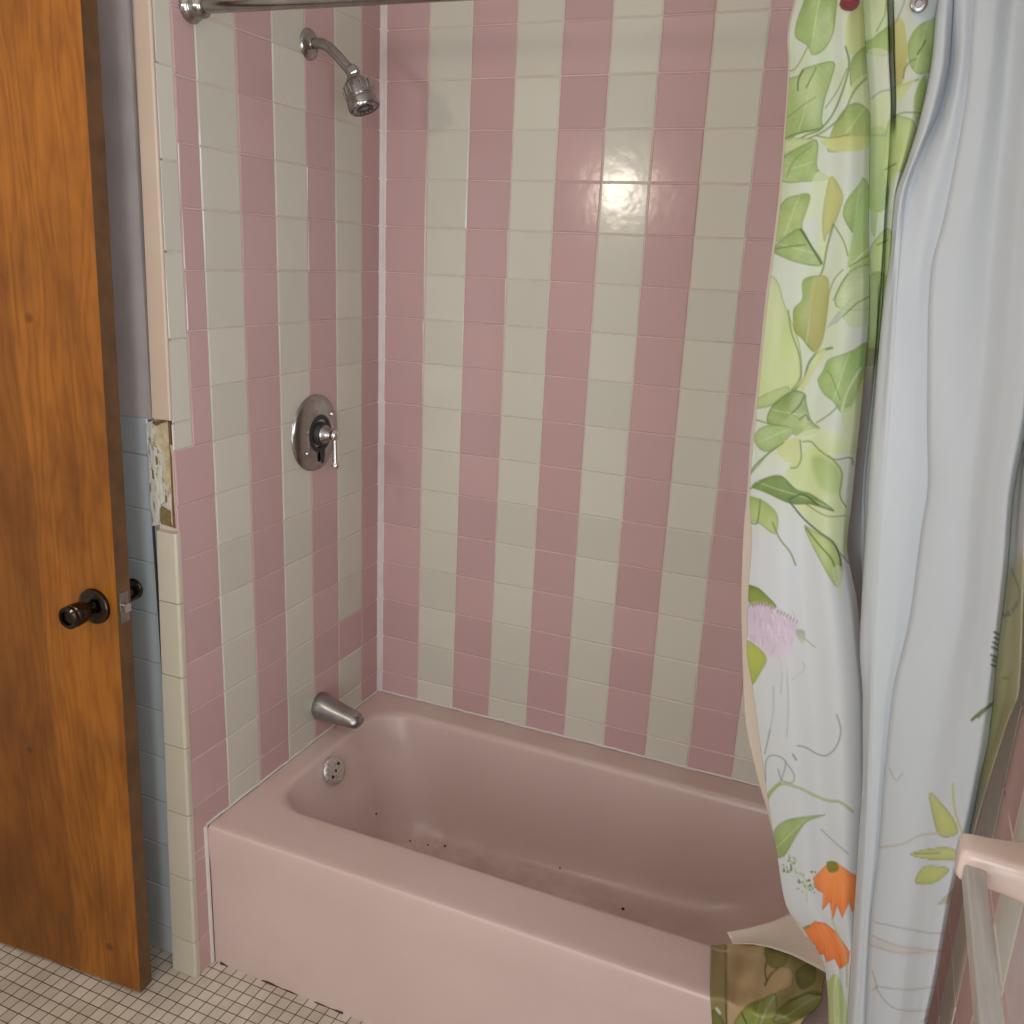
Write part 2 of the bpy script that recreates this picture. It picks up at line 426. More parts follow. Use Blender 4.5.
struct(mb.build('trim_3', [M['raw_plaster'], M['paint_chip'], M['olive_hole'], M['crack'], M['cream_paint']]),
       'broken patch of bare plaster and peeling white paint between the trim pieces', 'trim')

# --------- caulk lines
mb = MB()
n = 8
prof = [(0.0, -.014)]+[(.014-.012*math.sin(a)*.0-.014*math.cos(PI/2-a)*0, 0) for a in []]
cv = [(-.001, -.016), (.004, -.0105), (.0075, -.0075), (.0105, -.004), (.017, .001), (-.001, .001)]
zz = [.368, 2.40]
vs = [(x, y, z) for z in zz for x, y in cv]; m_ = len(cv)
mb.add(vs, [(k, (k+1) % m_, m_+(k+1) % m_, m_+k) for k in range(m_)]+[tuple(range(m_)), tuple(range(m_, 2*m_))])
struct(mb.build('trim_4', M['caulk']), 'pale vertical caulk bead in the back corner of the alcove', 'trim')
mb = MB(); RIM = .3685
mb.tube([(.010, -.0015, RIM+.001)]+[(x, -.0015, RIM+.001+rng.normal(0, .0008)) for x in np.linspace(.05, 1.36, 60)], .0034, 8)
mb.tube([(.0015, y, RIM+.001+rng.normal(0, .0008)) for y in np.linspace(-.006, -.705, 36)], .0034, 8)
mb.tube([(.0015, -.7045-.004*math.cos(z*0), z) for z in np.linspace(RIM, FLOOR+.002, 14)], .0050, 8)
struct(mb.build('trim_5', M['caulk'], smooth=True), 'thin white caulk line where the pink tub meets the tiles', 'trim')

# ------------------------------------------------------------------ bathtub
def rrect(x0, x1, y0, y1, r, nc=9, ns=10):
    pts = []
    cs = [((x0+r, y0+r), PI, 1.5*PI), ((x1-r, y0+r), 1.5*PI, 2*PI), ((x1-r, y1-r), 0, .5*PI), ((x0+r, y1-r), .5*PI, PI)]
    arcs = [[(cx+r*math.cos(t), cy+r*math.sin(t)) for t in np.linspace(a, b, nc)] for (cx, cy), a, b in cs]
    for i in range(4):
        pts += arcs[i]; p, q = arcs[i][-1], arcs[(i+1) % 4][0]
        pts += [(p[0]+(q[0]-p[0])*t, p[1]+(q[1]-p[1])*t) for t in np.linspace(0, 1, ns+2)[1:-1]]
    return pts
rings = [  # x0, x1, y0, y1, r, z
 (.003, 1.397, -.7035, -.003, .004, FLOOR), (.003, 1.397, -.7030, -.003, .004, .20), (.003, 1.397, -.7032, -.003, .004, .262),
 (.003, 1.397, -.7050, -.003, .004, .288), (.003, 1.397, -.7060, -.003, .004, .32), (.003, 1.397, -.7060, -.003, .004, .356),
 (.003, 1.397, -.7050, -.003, .005, .3625), (.004, 1.396, -.7020, -.0035, .006, .3668), (.006, 1.394, -.6960, -.006, .010, .3685),
 (.030, 1.340, -.640, -.040, .05, .3680), (.046, 1.300, -.592, -.070, .085, .3672), (.055, 1.288, -.580, -.078, .095, .3650),
 (.061, 1.280, -.572, -.085, .10, .3585), (.066, 1.272, -.567, -.089, .10, .345), (.084, 1.250, -.561, -.095, .105, .30),
 (.122, 1.210, -.552, -.104, .11, .22), (.152, 1.150, -.540, -.116, .12, .14), (.172, 1.110, -.524, -.132, .125, .105),
 (.20, 1.060, -.498, -.158, .12, .084), (.25, .980, -.450, -.205, .10, .074), (.330, .86, -.390, -.265, .05, .070)]
R_ = np.array(rings); dense = []
for i in range(len(R_)-1):
    p0, p1, p2, p3 = R_[max(i-1, 0)], R_[i], R_[i+1], R_[min(i+2, len(R_)-1)]
    kk = 4 if i > 1 else 1
    for t in np.arange(kk)/kk:
        m1 = (p2-p0)/2; m2 = (p3-p1)/2
        if i < 9 or i in (): m1 = m2 = (p2-p1)
        dense.append((2*t**3-3*t**2+1)*p1+(t**3-2*t**2+t)*m1+(-2*t**3+3*t**2)*p2+(t**3-t**2)*m2)
dense.append(R_[-1])
mb = MB(); vs = []
for k_, q in enumerate(dense):
    drop = min(max((.30-q[5])/.2, 0), 1)*.045 if k_ > 14 else 0        # the floor falls towards the drain end
    vs += [(x, y, q[5]-drop*max(0, 1-x/1.15)) for x, y in rrect(*q[:5])]
n = len(rrect(*dense[0][:5]))
fs = [(i*n+k, i*n+(k+1) % n, (i+1)*n+(k+1) % n, (i+1)*n+k) for i in range(len(dense)-1) for k in range(n)]
fs.append(tuple((len(dense)-1)*n+k for k in range(n)))
mb.add(vs, fs)
tub = empty('bathtub', (.70, -.35, FLOOR))
tag(tub, 'built-in pink enamel bathtub with a plain apron below striped tiles', 'bathtub')
mb.build('tub_shell', M['tub'], tub, smooth=True, auto=60)
# overflow plate on the sloped drain end
oc = np.array([.085, -.352, .328]); oax = np.array([1, -.16, .42])
ov = MB().lathe(oc, oax, [(-.010, .034), (.003, .0345), (.0065, .031), (.0078, .024), (.0078, .001)], 40).build('overflow_plate', M['pitted'], tub, smooth=True, auto=35)
tag(ov, 'chrome overflow plate')
on = oax/np.linalg.norm(oax); ot = np.cross([0, 0, 1], on); ot /= np.linalg.norm(ot); oz = np.cross(on, ot)
for a, b, r in ((-.014, -.010, .0042), (.014, .012, .0042), (0, 0, .0036)):
    q = MB().lathe(oc+on*.0078+ot*a+oz*b, on, [(-.003, r), (.0007, r), (.001, r*.6)], 14).build('screw_hole', M['dark_metal'], None, smooth=True)
    q.parent = ov; q.location = (0, 0, 0)
# apron-foot gap: dark dirt where the tub meets the floor, one part per smear
dirt = plain('dark_dirt', srgb(78, 54, 44), .9, var=.3, nscale=90); mb = None
for xx in np.arange(.02, .34, .004):
    hgt = .0035*max(0, math.sin(xx*41+1)*.6+math.sin(xx*97)*.5+.15)
    if hgt > .0004:
        mb = mb or MB(); mb.box((xx, -.7050-.3*hgt, FLOOR), (xx+.0042, -.700, FLOOR+hgt))
    elif mb: mb.build('dirt_smear', dirt, tub); mb = None
if mb: mb.build('dirt_smear', dirt, tub)
# grit lying in the basin
from mathutils.bvhtree import BVHTree
from mathutils import Vector
tv = [Vector(p) for p in vs]; bvh = BVHTree.FromPolygons(tv, [list(f) for f in fs])
grit = plain('black_grit', srgb(34, 26, 24), .8, var=.3, nscale=200)
for (u, v, r) in ((623, 909, .0042), (445, 846, .0032), (428, 845, .0026), (410, 841, .0024), (376, 814, .0028), (560, 868, .0022)):
    d = Vector((at(u, v, 1, 0)-CAM).tolist()).normalized(); hit = bvh.ray_cast(Vector(CAM.tolist()), d)
    if hit[0] is None: continue
    p, nn = np.array(hit[0]), np.array(hit[1]); nn = nn if nn @ np.array(d) < 0 else -nn
    MB().lathe(p, nn, [(-.001, r*.7), (.0005, r), (.0018, r*.8), (.0026, r*.3)], 12).build('grit_speck', grit, tub, smooth=True)

# ------------------------------------------------------------------ fittings on the plumbing wall
YF = -.2945
sp = empty('tub_spout', (0, -.290, .454))
tag(sp, 'satin metal tub spout low on the striped plumbing wall', 'tub spout')
mb = MB()
path = [(.0025, .446, .034, .034), (.006, .4468, .0352, .0352), (.014, .447, .0352, .035), (.03, .4435, .033, .0315), (.05, .440, .031, .028), (.07, .437, .0285, .025), (.088, .4345, .0265, .0225),
        (.102, .4325, .0255, .0205), (.112, .430, .024, .018), (.119, .427, .0205, .0145), (.123, .425, .0155, .009)]
mb.tube([(x, -.290, z+.009) for x, z, a, b in path], [(a, b) if False else (b, a) for x, z, a, b in path], 32)
mb.build('spout_body', M['satin'], sp, smooth=True, auto=50)
MB().lathe((.106, -.290, .441), (.25, 0, -1), [(-.012, .019), (.010, .0195), (.012, .017), (.006, .015), (.0, .014)], 28).build('spout_outlet', M['satin'], sp, smooth=True)

va = empty('shower_valve', (0, YF, 1.151))
tag(va, 'round chrome mixing valve with a lever, midway up the plumbing wall', 'shower valve')
esc = MB().lathe((.001, YF, 1.151), (1, 0, 0), [(0, .087), (.002, .0885), (.005, .0875), (.010, .080), (.0145, .066), (.0165, .05), (.0175, .044)], 64).build('escutcheon', M['chrome'], va, smooth=True)
dial = MB().lathe((.015, YF, 1.151), (1, 0, 0), [(0, .044), (.004, .0435), (.006, .040), (.006, .034), (.003, .033), (.003, .028), (.012, .027), (.016, .024)], 48).build('dial_ring', M['dark_metal'], va, smooth=True)
MB().lathe((.028, YF, 1.151), (1, 0, 0), [(0, .0225), (.006, .021), (.010, .016), (.018, .0135), (.021, .012), (.022, .006)], 36).build('valve_hub', M['chrome'], va, smooth=True)
mb = MB()
mb.lathe((.046, YF, 1.151), (1, 0, 0), [(0, .008), (.004, .008), (.007, .0115), (.012, .0125), (.017, .0105), (.020, .006), (.021, .002)], 24)
mb.tube([(.058, YF, 1.150), (.059, YF-.001, 1.135), (.060, YF-.002, 1.11), (.061, YF-.003, 1.087)], [.0055, .005, .0058, .0072], 16)
mb.lathe((.061, YF-.003, 1.090), (0.02, 0, -1), [(0, .006), (.004, .0088), (.010, .0095), (.014, .007), (.016, .002)], 20)
mb.build('lever', M['bright'], va, smooth=True)
mb = MB().lathe((.014, YF-.050, 1.113), (1, 0, 0), [(-.004, .0045), (.004, .0045), (.006, .003)], 16)
mb.build('screw', M['bright'], va, smooth=True)
MB().lathe((.014, YF+.050, 1.189), (1, 0, 0), [(-.004, .0045), (.004, .0045), (.006, .003)], 16).build('screw', M['bright'], va, smooth=True)
mb = MB()
mb.tube([(.022, YF+.002, 1.119), (.022, YF+.004, 1.098), (.020, YF+.005, 1.082)], [(.004, .010), (.004, .008), (.003, .004)], 14)
mb.build('pointer', M['dark_metal'], va, smooth=True)

sh = empty('showerhead', (0, YF, 1.961))
tag(sh, 'chrome shower head on a bent arm high on the plumbing wall', 'shower head')
MB().lathe((.001, YF, 1.961), (1, 0, 0), [(0, .030), (.002, .0305), (.005, .029), (.009, .022), (.012, .0135), (.014, .012)], 40).build('wall_flange', M['chrome'], sh, smooth=True)
arm = [(.004, 1.961), (.022, 1.962), (.036, 1.9605), (.049, 1.955), (.060, 1.947), (.074, 1.935), (.090, 1.920), (.106, 1.905)]
MB().tube([(x, YF, z) for x, z in arm], .0105, 24).build('arm', M['chrome'], sh, smooth=True)
ha = np.array([.42, -.03, -.905])
h0 = np.array([.1065, YF, 1.905])
mb = MB().lathe(h0-.006*ha, (.6, 0, -.75), [(-.006, .012), (0, .0145), (.012, .0145), (.016, .012)], 6)
mb.build('collar_nut', M['chrome'], sh, bevel=.001)
MB().lathe(h0+.004*ha, ha, [(0, .009), (.004, .014), (.008, .0165), (.011, .0172), (.013, .0205), (.017, .0255), (.024, .0292), (.034, .0308), (.048, .0312), (.050, .0300), (.053, .0302), (.055, .0322), (.066, .0330), (.071, .0322), (.073, .0310), (.0715, .0285)], 48).build('head_body', M['chrome'], sh, smooth=True, auto=25)
mb = MB()
e1 = np.cross(ha, [0, 1, 0]); e1 /= np.linalg.norm(e1); e2 = np.cross(ha/np.linalg.norm(ha), e1)
for k in range(16):
    th = 2*PI*k/16; dr = math.cos(th)*e1+math.sin(th)*e2
    mb.tube([h0+ha*.026+dr*.0295, h0+ha*.036+dr*.0308, h0+ha*.047+dr*.0308], [.0018, .0024, .0018], 8)
mb.build('grip_rib', M['chrome'], sh, smooth=True)
face = MB().lathe(h0+.074*ha, ha, [(-.001, .0285), (.0025, .0280), (.0005, .024), (.0005, .017), (.003, .0165), (.003, .010), (.001, .0095), (.001, .001)], 40).build('spray_face', M['dark_metal'], sh, smooth=True, auto=25)
mb = MB()
for rr, nn in ((.0205, 14), (.0132, 9)):
    for k in range(nn):
        th = 2*PI*k/nn; p = h0+ha*.0745+rr*(math.cos(th)*e1+math.sin(th)*e2)
        mb.lathe(p, ha, [(0, .0018), (.0035, .0014), (.004, .0006)], 8)
mb.build('nozzle', M['chrome'], sh, smooth=True)

# curtain rod
ra = np.array([0.002, -.640, 1.949]); rb = np.array([1.40, -.640, 1.931]); rd = (rb-ra)/np.linalg.norm(rb-ra)
rod = empty('shower_curtain_rod', tuple(ra)); tag(rod, 'dark chrome curtain rod across the top of the alcove', 'curtain rod')
MB().tube([ra, rb], .0125, 28).build('pole', M['chrome'], rod, smooth=True)
MB().lathe(ra, rd, [(0, .027), (.004, .0275), (.008, .025), (.012, .0235), (.014, .021), (.030, .0195), (.034, .016), (.036, .0128)], 36).build('end_flange', M['chrome'], rod, smooth=True)
MB().lathe(rb, -rd, [(0.002, .027), (.004, .0275), (.008, .025), (.012, .0235), (.014, .021), (.030, .0195), (.034, .016), (.036, .0128)], 36).build('end_flange', M['chrome'], rod, smooth=True)

# ------------------------------------------------------------------ door
ex = lambda z: -.0895+.0226*z                                # leading edge leans a little
TH = .035; ang = math.radians(3.8)
U = np.array([-math.cos(ang), -math.sin(ang), 0]); Nf = np.array([math.sin(ang), -math.cos(ang), 0])
def dp(s, z, w=0):                                            # s along the door from its free edge, w out of the face
    return np.array([ex(z)+.0205, -.8495, z])+U*s+Nf*w
door = empty('door_1', tuple(dp(.76, .03))); struct(door, 'varnished orange-brown wooden door standing open at the left', 'door')
mb = MB()
z0, z1 = .027, 2.05
F = [dp(0, z0), dp(.76, z0), dp(.76, z1), dp(0, z1)]; B = [dp(0, z0, -TH), dp(.76, z0, -TH), dp(.76, z1, -TH), dp(0, z1, -TH)]
mb.add(F+B, [(0,1,2,3),(7,6,5,4),(1,0,4,5),(2,1,5,6),(3,2,6,7)], 0); mb.add([F[0], F[3], B[3], B[0]], [(0,1,2,3)], 1)
leaf = mb.build('door_leaf', [M['wood'], M['wood_edge'], M['worn']], door, bevel=.002); leaf.modifiers['bevel'].material = 2
kc = (.050, .900)
def knob(w0, sgn, name):
    k = empty(name, tuple(dp(*kc, w0))); k.parent = door; k.location = np.array(dp(*kc, w0))-np.array(door.location)
    o = dp(*kc, w0); ax = Nf*sgn
    def part(nm, prof, mat, n=40):
        q = MB().lathe(o, ax, prof, n).build(nm, mat, None, smooth=True, auto=35); q.parent = k; q.location = -np.array(o); return q
    part('rosette', [(0, .0345), (.002, .035), (.006, .0335), (.009, .029), (.011, .019), (.012, .012)], M['bronze'])
    part('knob_stem', [(.008, .0125), (.024, .0115), (.030, .013)], M['bronze'])
    part('knob_grip', [(.026, .016), (.029, .0195), (.034, .0205), (.050, .0218), (.056, .0215), (.058, .0195), (.060, .0195), (.062, .0215), (.066, .0212), (.069, .018), (.068, .0135), (.063, .012), (.062, .002)], M['bronze'])
knob(0.0005, 1, 'doorknob'); knob(-TH-.0005, -1, 'doorknob')
mb = MB()
zc = kc[1]
pl = [dp(0, zc-.03, -.006), dp(0, zc+.03, -.006), dp(0, zc+.03, -TH+.006), dp(0, zc-.03, -TH+.006)]
off = np.array([.0012, 0, 0])
mb.add([p-off for p in pl]+[p+off for p in pl], [(0,1,2,3),(7,6,5,4),(0,4,5,1),(1,5,6,2),(2,6,7,3),(3,7,4,0)])
lp = mb.build('latch_plate', M['chrome'], door)
mb = MB(); a_, b_ = dp(-.001, zc-.008, -.011), dp(-.011, zc+.008, -TH+.011)
mb.box(np.minimum(a_, b_), np.maximum(a_, b_)); mb.build('latch_bolt', M['bright'], door, bevel=.002)

# ------------------------------------------------------------------ towel bar
tb = empty('towel_bar', (1.40, -1.13, 1.015)); tag(tb, 'milky plastic towel bar in a pale pink ceramic bracket on the right wall', 'towel bar')
BX, BZ = 1.349, 1.011
def bracket(y0):
    mb = MB(); vs = []
    lev = [(1.4005, .029, .021), (1.392, .0285, .0205), (1.385, .026, .0195), (1.375, .024, .0185), (1.360, .0215, .018), (1.345, .0205, .0178), (1.337, .0195, .017), (1.333, .0165, .0142)]
    for x, hy, hz in lev:
        vs += [(x, y0+p, BZ+.004+q) for p, q in rrect(-hy, hy, -hz, hz, min(hy, hz)*.45, 5, 1)]
    n = len(vs)//len(lev)
    fs = [(i*n+k, i*n+(k+1) % n, (i+1)*n+(k+1) % n, (i+1)*n+k) for i in range(len(lev)-1) for k in range(n)]
    fs += [tuple(range(n)), tuple((len(lev)-1)*n+k for k in range(n))]
    mb.add(vs, fs); o = mb.build('bracket', M['ceramic'], tb, smooth=True, auto=50); tag(o, 'pale pink ceramic bracket')
bracket(-1.125); bracket(-1.70)
MB().box((BX-.0115, -1.69, BZ-.0105), (BX+.0075, -1.135, BZ+.0085)).build('bar', M['bar'], tb, bevel=.003)
# ------------------------------------------------------------------ shower curtain
def track(pts):
    p = np.array(pts, float); v = p[:, 0]
    # monotone-ish cubic through (v, value)
    def f(x):
        x = np.asarray(x, float); i = np.clip(np.searchsorted(v, x)-1, 0, len(v)-2)
        h = v[i+1]-v[i]; t = np.clip((x-v[i])/h, 0, 1)
        s = np.diff(p[:, 1])/np.diff(v)
        m = np.concatenate([[s[0]], np.where(s[1:]*s[:-1] > 0, 2*s[1:]*s[:-1]/(s[1:]+s[:-1]+1e-12*np.sign(s[1:]+s[:-1]+1e-30)), 0), [s[-1]]])
        return ((2*t**3-3*t**2+1)*p[i, 1]+(t**3-2*t**2+t)*h*m[i]+(-2*t**3+3*t**2)*p[i+1, 1]+(t**3-t**2)*h*m[i+1])
    return f
class Art:
    """water-colour print laid on a sheet; x, y are the sheet's own drawing coordinates"""
    def __init__(s, x, y, base):
        s.x, s.y = x, y; s.c = np.empty((len(x), 3)); s.c[:] = base
        h = np.sin(x*.061+y*.023)+np.sin(x*.13-y*.041+1.3)+np.sin(x*.029+y*.017*1.7+.6)+.6*np.sin(x*.31+y*.17)
        s.n = h/3.6
    @staticmethod
    def smooth(q, k=2, closed=True):
        q = np.array(q, float)
        if k == 1: return q
        n = len(q); out = []
        for i in range(n if closed else n-1):
            p0, p1, p2, p3 = (q[(i-1) % n], q[i], q[(i+1) % n], q[(i+2) % n]) if closed else (q[max(i-1, 0)], q[i], q[i+1], q[min(i+2, n-1)])
            for t in np.arange(6)/6:
                out.append(.5*((2*p1)+(p2-p0)*t+(2*p0-5*p1+4*p2-p3)*t*t+(3*p1-p0-3*p2+p3)*t**3))
        if not closed: out.append(q[-1])
        return np.array(out)
    def seg(s, q, idx, closed):
        X, Y = s.x[idx], s.y[idx]; d = np.full(len(idx), 1e9)
        for i in range(len(q) if closed else len(q)-1):
            a, b = q[i], q[(i+1) % len(q)]; e = b-a; L = e@e+1e-9
            t = np.clip(((X-a[0])*e[0]+(Y-a[1])*e[1])/L, 0, 1)
            d = np.minimum(d, np.hypot(X-a[0]-t*e[0], Y-a[1]-t*e[1]))
        return d
    def box(s, q, m):
        return np.nonzero((s.x > q[:, 0].min()-m) & (s.x < q[:, 0].max()+m) & (s.y > q[:, 1].min()-m) & (s.y < q[:, 1].max()+m))[0]
    def leaf(s, q, c1, c2, edge=None, k=2, soft=1.2, ew=1.0, alpha=1, veins=0, fade=None):
        q = np.array(q, float); q = q.mean(0)+(q-q.mean(0))*1.03
        q = s.smooth(q, k); idx = s.box(q, 3)
        if not len(idx): return
        X, Y = s.x[idx], s.y[idx]; ins = np.zeros(len(idx), bool)
        for i in range(len(q)):
            (x0, y0), (x1, y1) = q[i-1], q[i]
            hit = ((y0 > Y) != (y1 > Y)) & (X < (x1-x0)*(Y-y0)/(y1-y0+1e-12)+x0); ins ^= hit
        d = s.seg(q, idx, True); sd = np.where(ins, d, -d)
        a = np.clip(sd/soft+.5, 0, 1)*alpha
        y0, y1 = q[:, 1].min(), q[:, 1].max(); x0, x1 = q[:, 0].min(), q[:, 0].max()
        g = np.clip((Y-y0)/(y1-y0+1e-6)*.8+.35*s.n[idx]+.1, 0, 1)
        if fade == 'x': g = np.clip((X-x0)/(x1-x0)+.3*s.n[idx], 0, 1)
        col = np.array(c1)*(1-g)[:, None]+np.array(c2)*g[:, None]
        if veins:
            m = q.mean(0); ev, ec = np.linalg.eigh(np.cov((q-m).T)); ax_, bx = ec[:, 1], ec[:, 0]
            ta, tb = (X-m[0])*ax_[0]+(Y-m[1])*ax_[1], (X-m[0])*bx[0]+(Y-m[1])*bx[1]
            rib = np.clip(1.1-np.abs(tb+.6*np.sin(ta*.09)), 0, 1)*.4
            lat = np.clip(.9-np.abs(((ta-np.abs(tb)*.8) % 8.5)-4.2), 0, 1)*.28
            col = col*(1-rib[:, None])+L3(216,222,186)*rib[:, None]; col = col*(1-lat[:, None])+np.array(OUT)*.5*lat[:, None]+col*.5*lat[:, None]
            blot = np.clip(np.sin(ta*.21+m[0])*np.sin(tb*.27+m[1])+s.n[idx], 0, 1)*.35; col = col*(1-blot[:, None])+np.array(c1)*.82*blot[:, None]
        if veins:
            ax = np.array([q[:, 0].mean(), q[:, 1].mean()]); w = np.abs(np.sin((X-ax[0])*.55+(Y-ax[1])*.32*veins))
            col = col*(1-.045*(w < .2))[:, None]; hl = np.clip(np.sin((X*.9-Y*.5)*.11+q[0, 0])*.5+s.n[idx]*.8, 0, 1)*.38; col = col*(1-hl[:, None])+L3(206,214,176)*hl[:, None]
        if edge is not None:
            ee = np.clip(1-np.abs(sd)/ew, 0, 1)*.75; wet = np.exp(-np.maximum(sd, 0)/3.5)*.35*(sd > 0)
            col = col*(1-wet[:, None])+np.array(edge)*wet[:, None]
            s.c[idx] = s.c[idx]*(1-a[:, None])+col*a[:, None]
            e2 = ee*(.55+.45*np.clip(.5+s.n[idx]*1.5, 0, 1))*alpha
            s.c[idx] = s.c[idx]*(1-e2[:, None])+np.array(edge)*e2[:, None]
        else: s.c[idx] = s.c[idx]*(1-a[:, None])+col*a[:, None]
    def line(s, q, c, w=.9, alpha=.85, k=2):
        q = s.smooth(q, k, False); idx = s.box(q, 4)
        if not len(idx): return
        a = np.clip(w-s.seg(q, idx, False)+.5, 0, 1)*alpha
        s.c[idx] = s.c[idx]*(1-a[:, None])+np.array(c)*a[:, None]
    def dot(s, x, y, r, c, alpha=.9):
        idx = s.box(np.array([[x, y]]), r+2)
        if not len(idx): return
        a = np.clip(r-np.hypot(s.x[idx]-x, s.y[idx]-y)+.5, 0, 1)*alpha
        s.c[idx] = s.c[idx]*(1-a[:, None])+np.array(c)*a[:, None]
L3 = lambda r, g, b: np.array(srgb(r, g, b)[:3])
GR, MID, DK, YL, PALE, LIME, OUT = L3(174,194,132), L3(150,174,104), L3(106,132,68), L3(192,192,128), L3(202,211,172), L3(192,204,140), L3(78,100,48)
STEM, GREY, LILAC, ORG = L3(128,140,84), L3(150,156,150), L3(200,180,196), L3(230,128,66)
WHITE = L3(204, 207, 207)

def sheet(name, cols, v0, v1, du, dv, paint, parent, smooth_s=1, base=WHITE, thick=.0012, mat=None):
    """cols: list of (u-track, y-track) drawn left to right; the sheet is swept between them"""
    V = np.arange(v0, v1+dv, dv); K = len(cols)
    us = np.array([track(c[0])(V) if not np.isscalar(c[0]) else np.full(len(V), c[0]) for c in cols])
    ys = np.array([track(c[1])(V) if not np.isscalar(c[1]) else np.full(len(V), c[1]) for c in cols])
    wid = np.maximum(np.abs(np.diff(us, axis=0)).max(1), 3); seg = np.maximum(2, np.ceil(wid/du)).astype(int)
    xk = np.concatenate([[0], np.cumsum(np.maximum(np.abs(np.diff(us, axis=0)).mean(1), 1.0))])
    h = np.diff(xk)[:, None]; dl = np.diff(ys, axis=0)/h; sl = np.zeros_like(ys)
    pr = dl[1:]*dl[:-1]; sl[1:-1] = np.where(pr > 0, 2*pr/(dl[1:]+dl[:-1]+np.where(pr > 0, 0, 1e9)), 0); sl[0], sl[-1] = dl[0], dl[-1]
    SU, SY = [], []
    for i in range(K-1):
        t = np.linspace(0, 1, seg[i], endpoint=False)[:, None]
        SU.append(us[i]+(us[i+1]-us[i])*t)
        SY.append((2*t**3-3*t**2+1)*ys[i]+(t**3-2*t**2+t)*h[i]*sl[i]+(-2*t**3+3*t**2)*ys[i+1]+(t**3-t**2)*h[i]*sl[i+1])
    SU = np.vstack(SU+[us[-1:]]); SY = np.vstack(SY+[ys[-1:]])
    n, m = SU.shape
    VV = np.broadcast_to(V, (n, m))
    P = at(SU, VV, 1, SY).reshape(-1, 3)
    F = []
    ii = np.arange(n*m).reshape(n, m)
    quads = np.stack([ii[:-1, :-1], ii[1:, :-1], ii[1:, 1:], ii[:-1, 1:]], -1).reshape(-1, 4)
    me = bpy.data.meshes.new(name)
    me.vertices.add(len(P)); me.vertices.foreach_set('co', P.ravel())
    me.loops.add(quads.size); me.loops.foreach_set('vertex_index', quads.ravel().astype(np.int32))
    me.polygons.add(len(quads)); me.polygons.foreach_set('loop_start', np.arange(0, quads.size, 4, dtype=np.int32))
    me.polygons.foreach_set('loop_total', np.full(len(quads), 4, dtype=np.int32))
    me.update(calc_edges=True); me.validate()
    art = Art(SU.ravel(), VV.ravel(), base); paint(art)
    at_ = me.color_attributes.new('print', 'FLOAT_COLOR', 'POINT')
    at_.data.foreach_set('color', np.hstack([np.clip(art.c, 0, 1), np.ones((len(P), 1))]).astype(np.float32).ravel())
    me.polygons.foreach_set('use_smooth', [True]*len(quads)); me.materials.append(mat or M['cloth'])
    o = bpy.data.objects.new(name, me); C.objects.link(o)
    if parent: o.parent = parent; o.location = -np.array(parent.location)
    if thick:
        sm = o.modifiers.new('thickness', 'SOLIDIFY'); sm.thickness = thick; sm.offset = 0
    return o

def X6(q): return [(780+a/6.4, b/6.4) for a, b in q]
def X7(q): return [(740+a/6.4, 140+b/6.4) for a, b in q]
def X8(q): return [(740+a/6.4, 290+b/6.4) for a, b in q]
def X5(q): return [(720+a/5.69, 440+b/5.69) for a, b in q]
def X3(q): return [(740+a/6.4, 580+b/6.4) for a, b in q]
def X4(q): return [(740+a/6.4, 730+b/6.4) for a, b in q]
def X9(q): return [(700+a/3.16, 768+b/3.16) for a, b in q]
def X1_(q): return [(700+a/3.16, 520+b/3.16) for a, b in q]

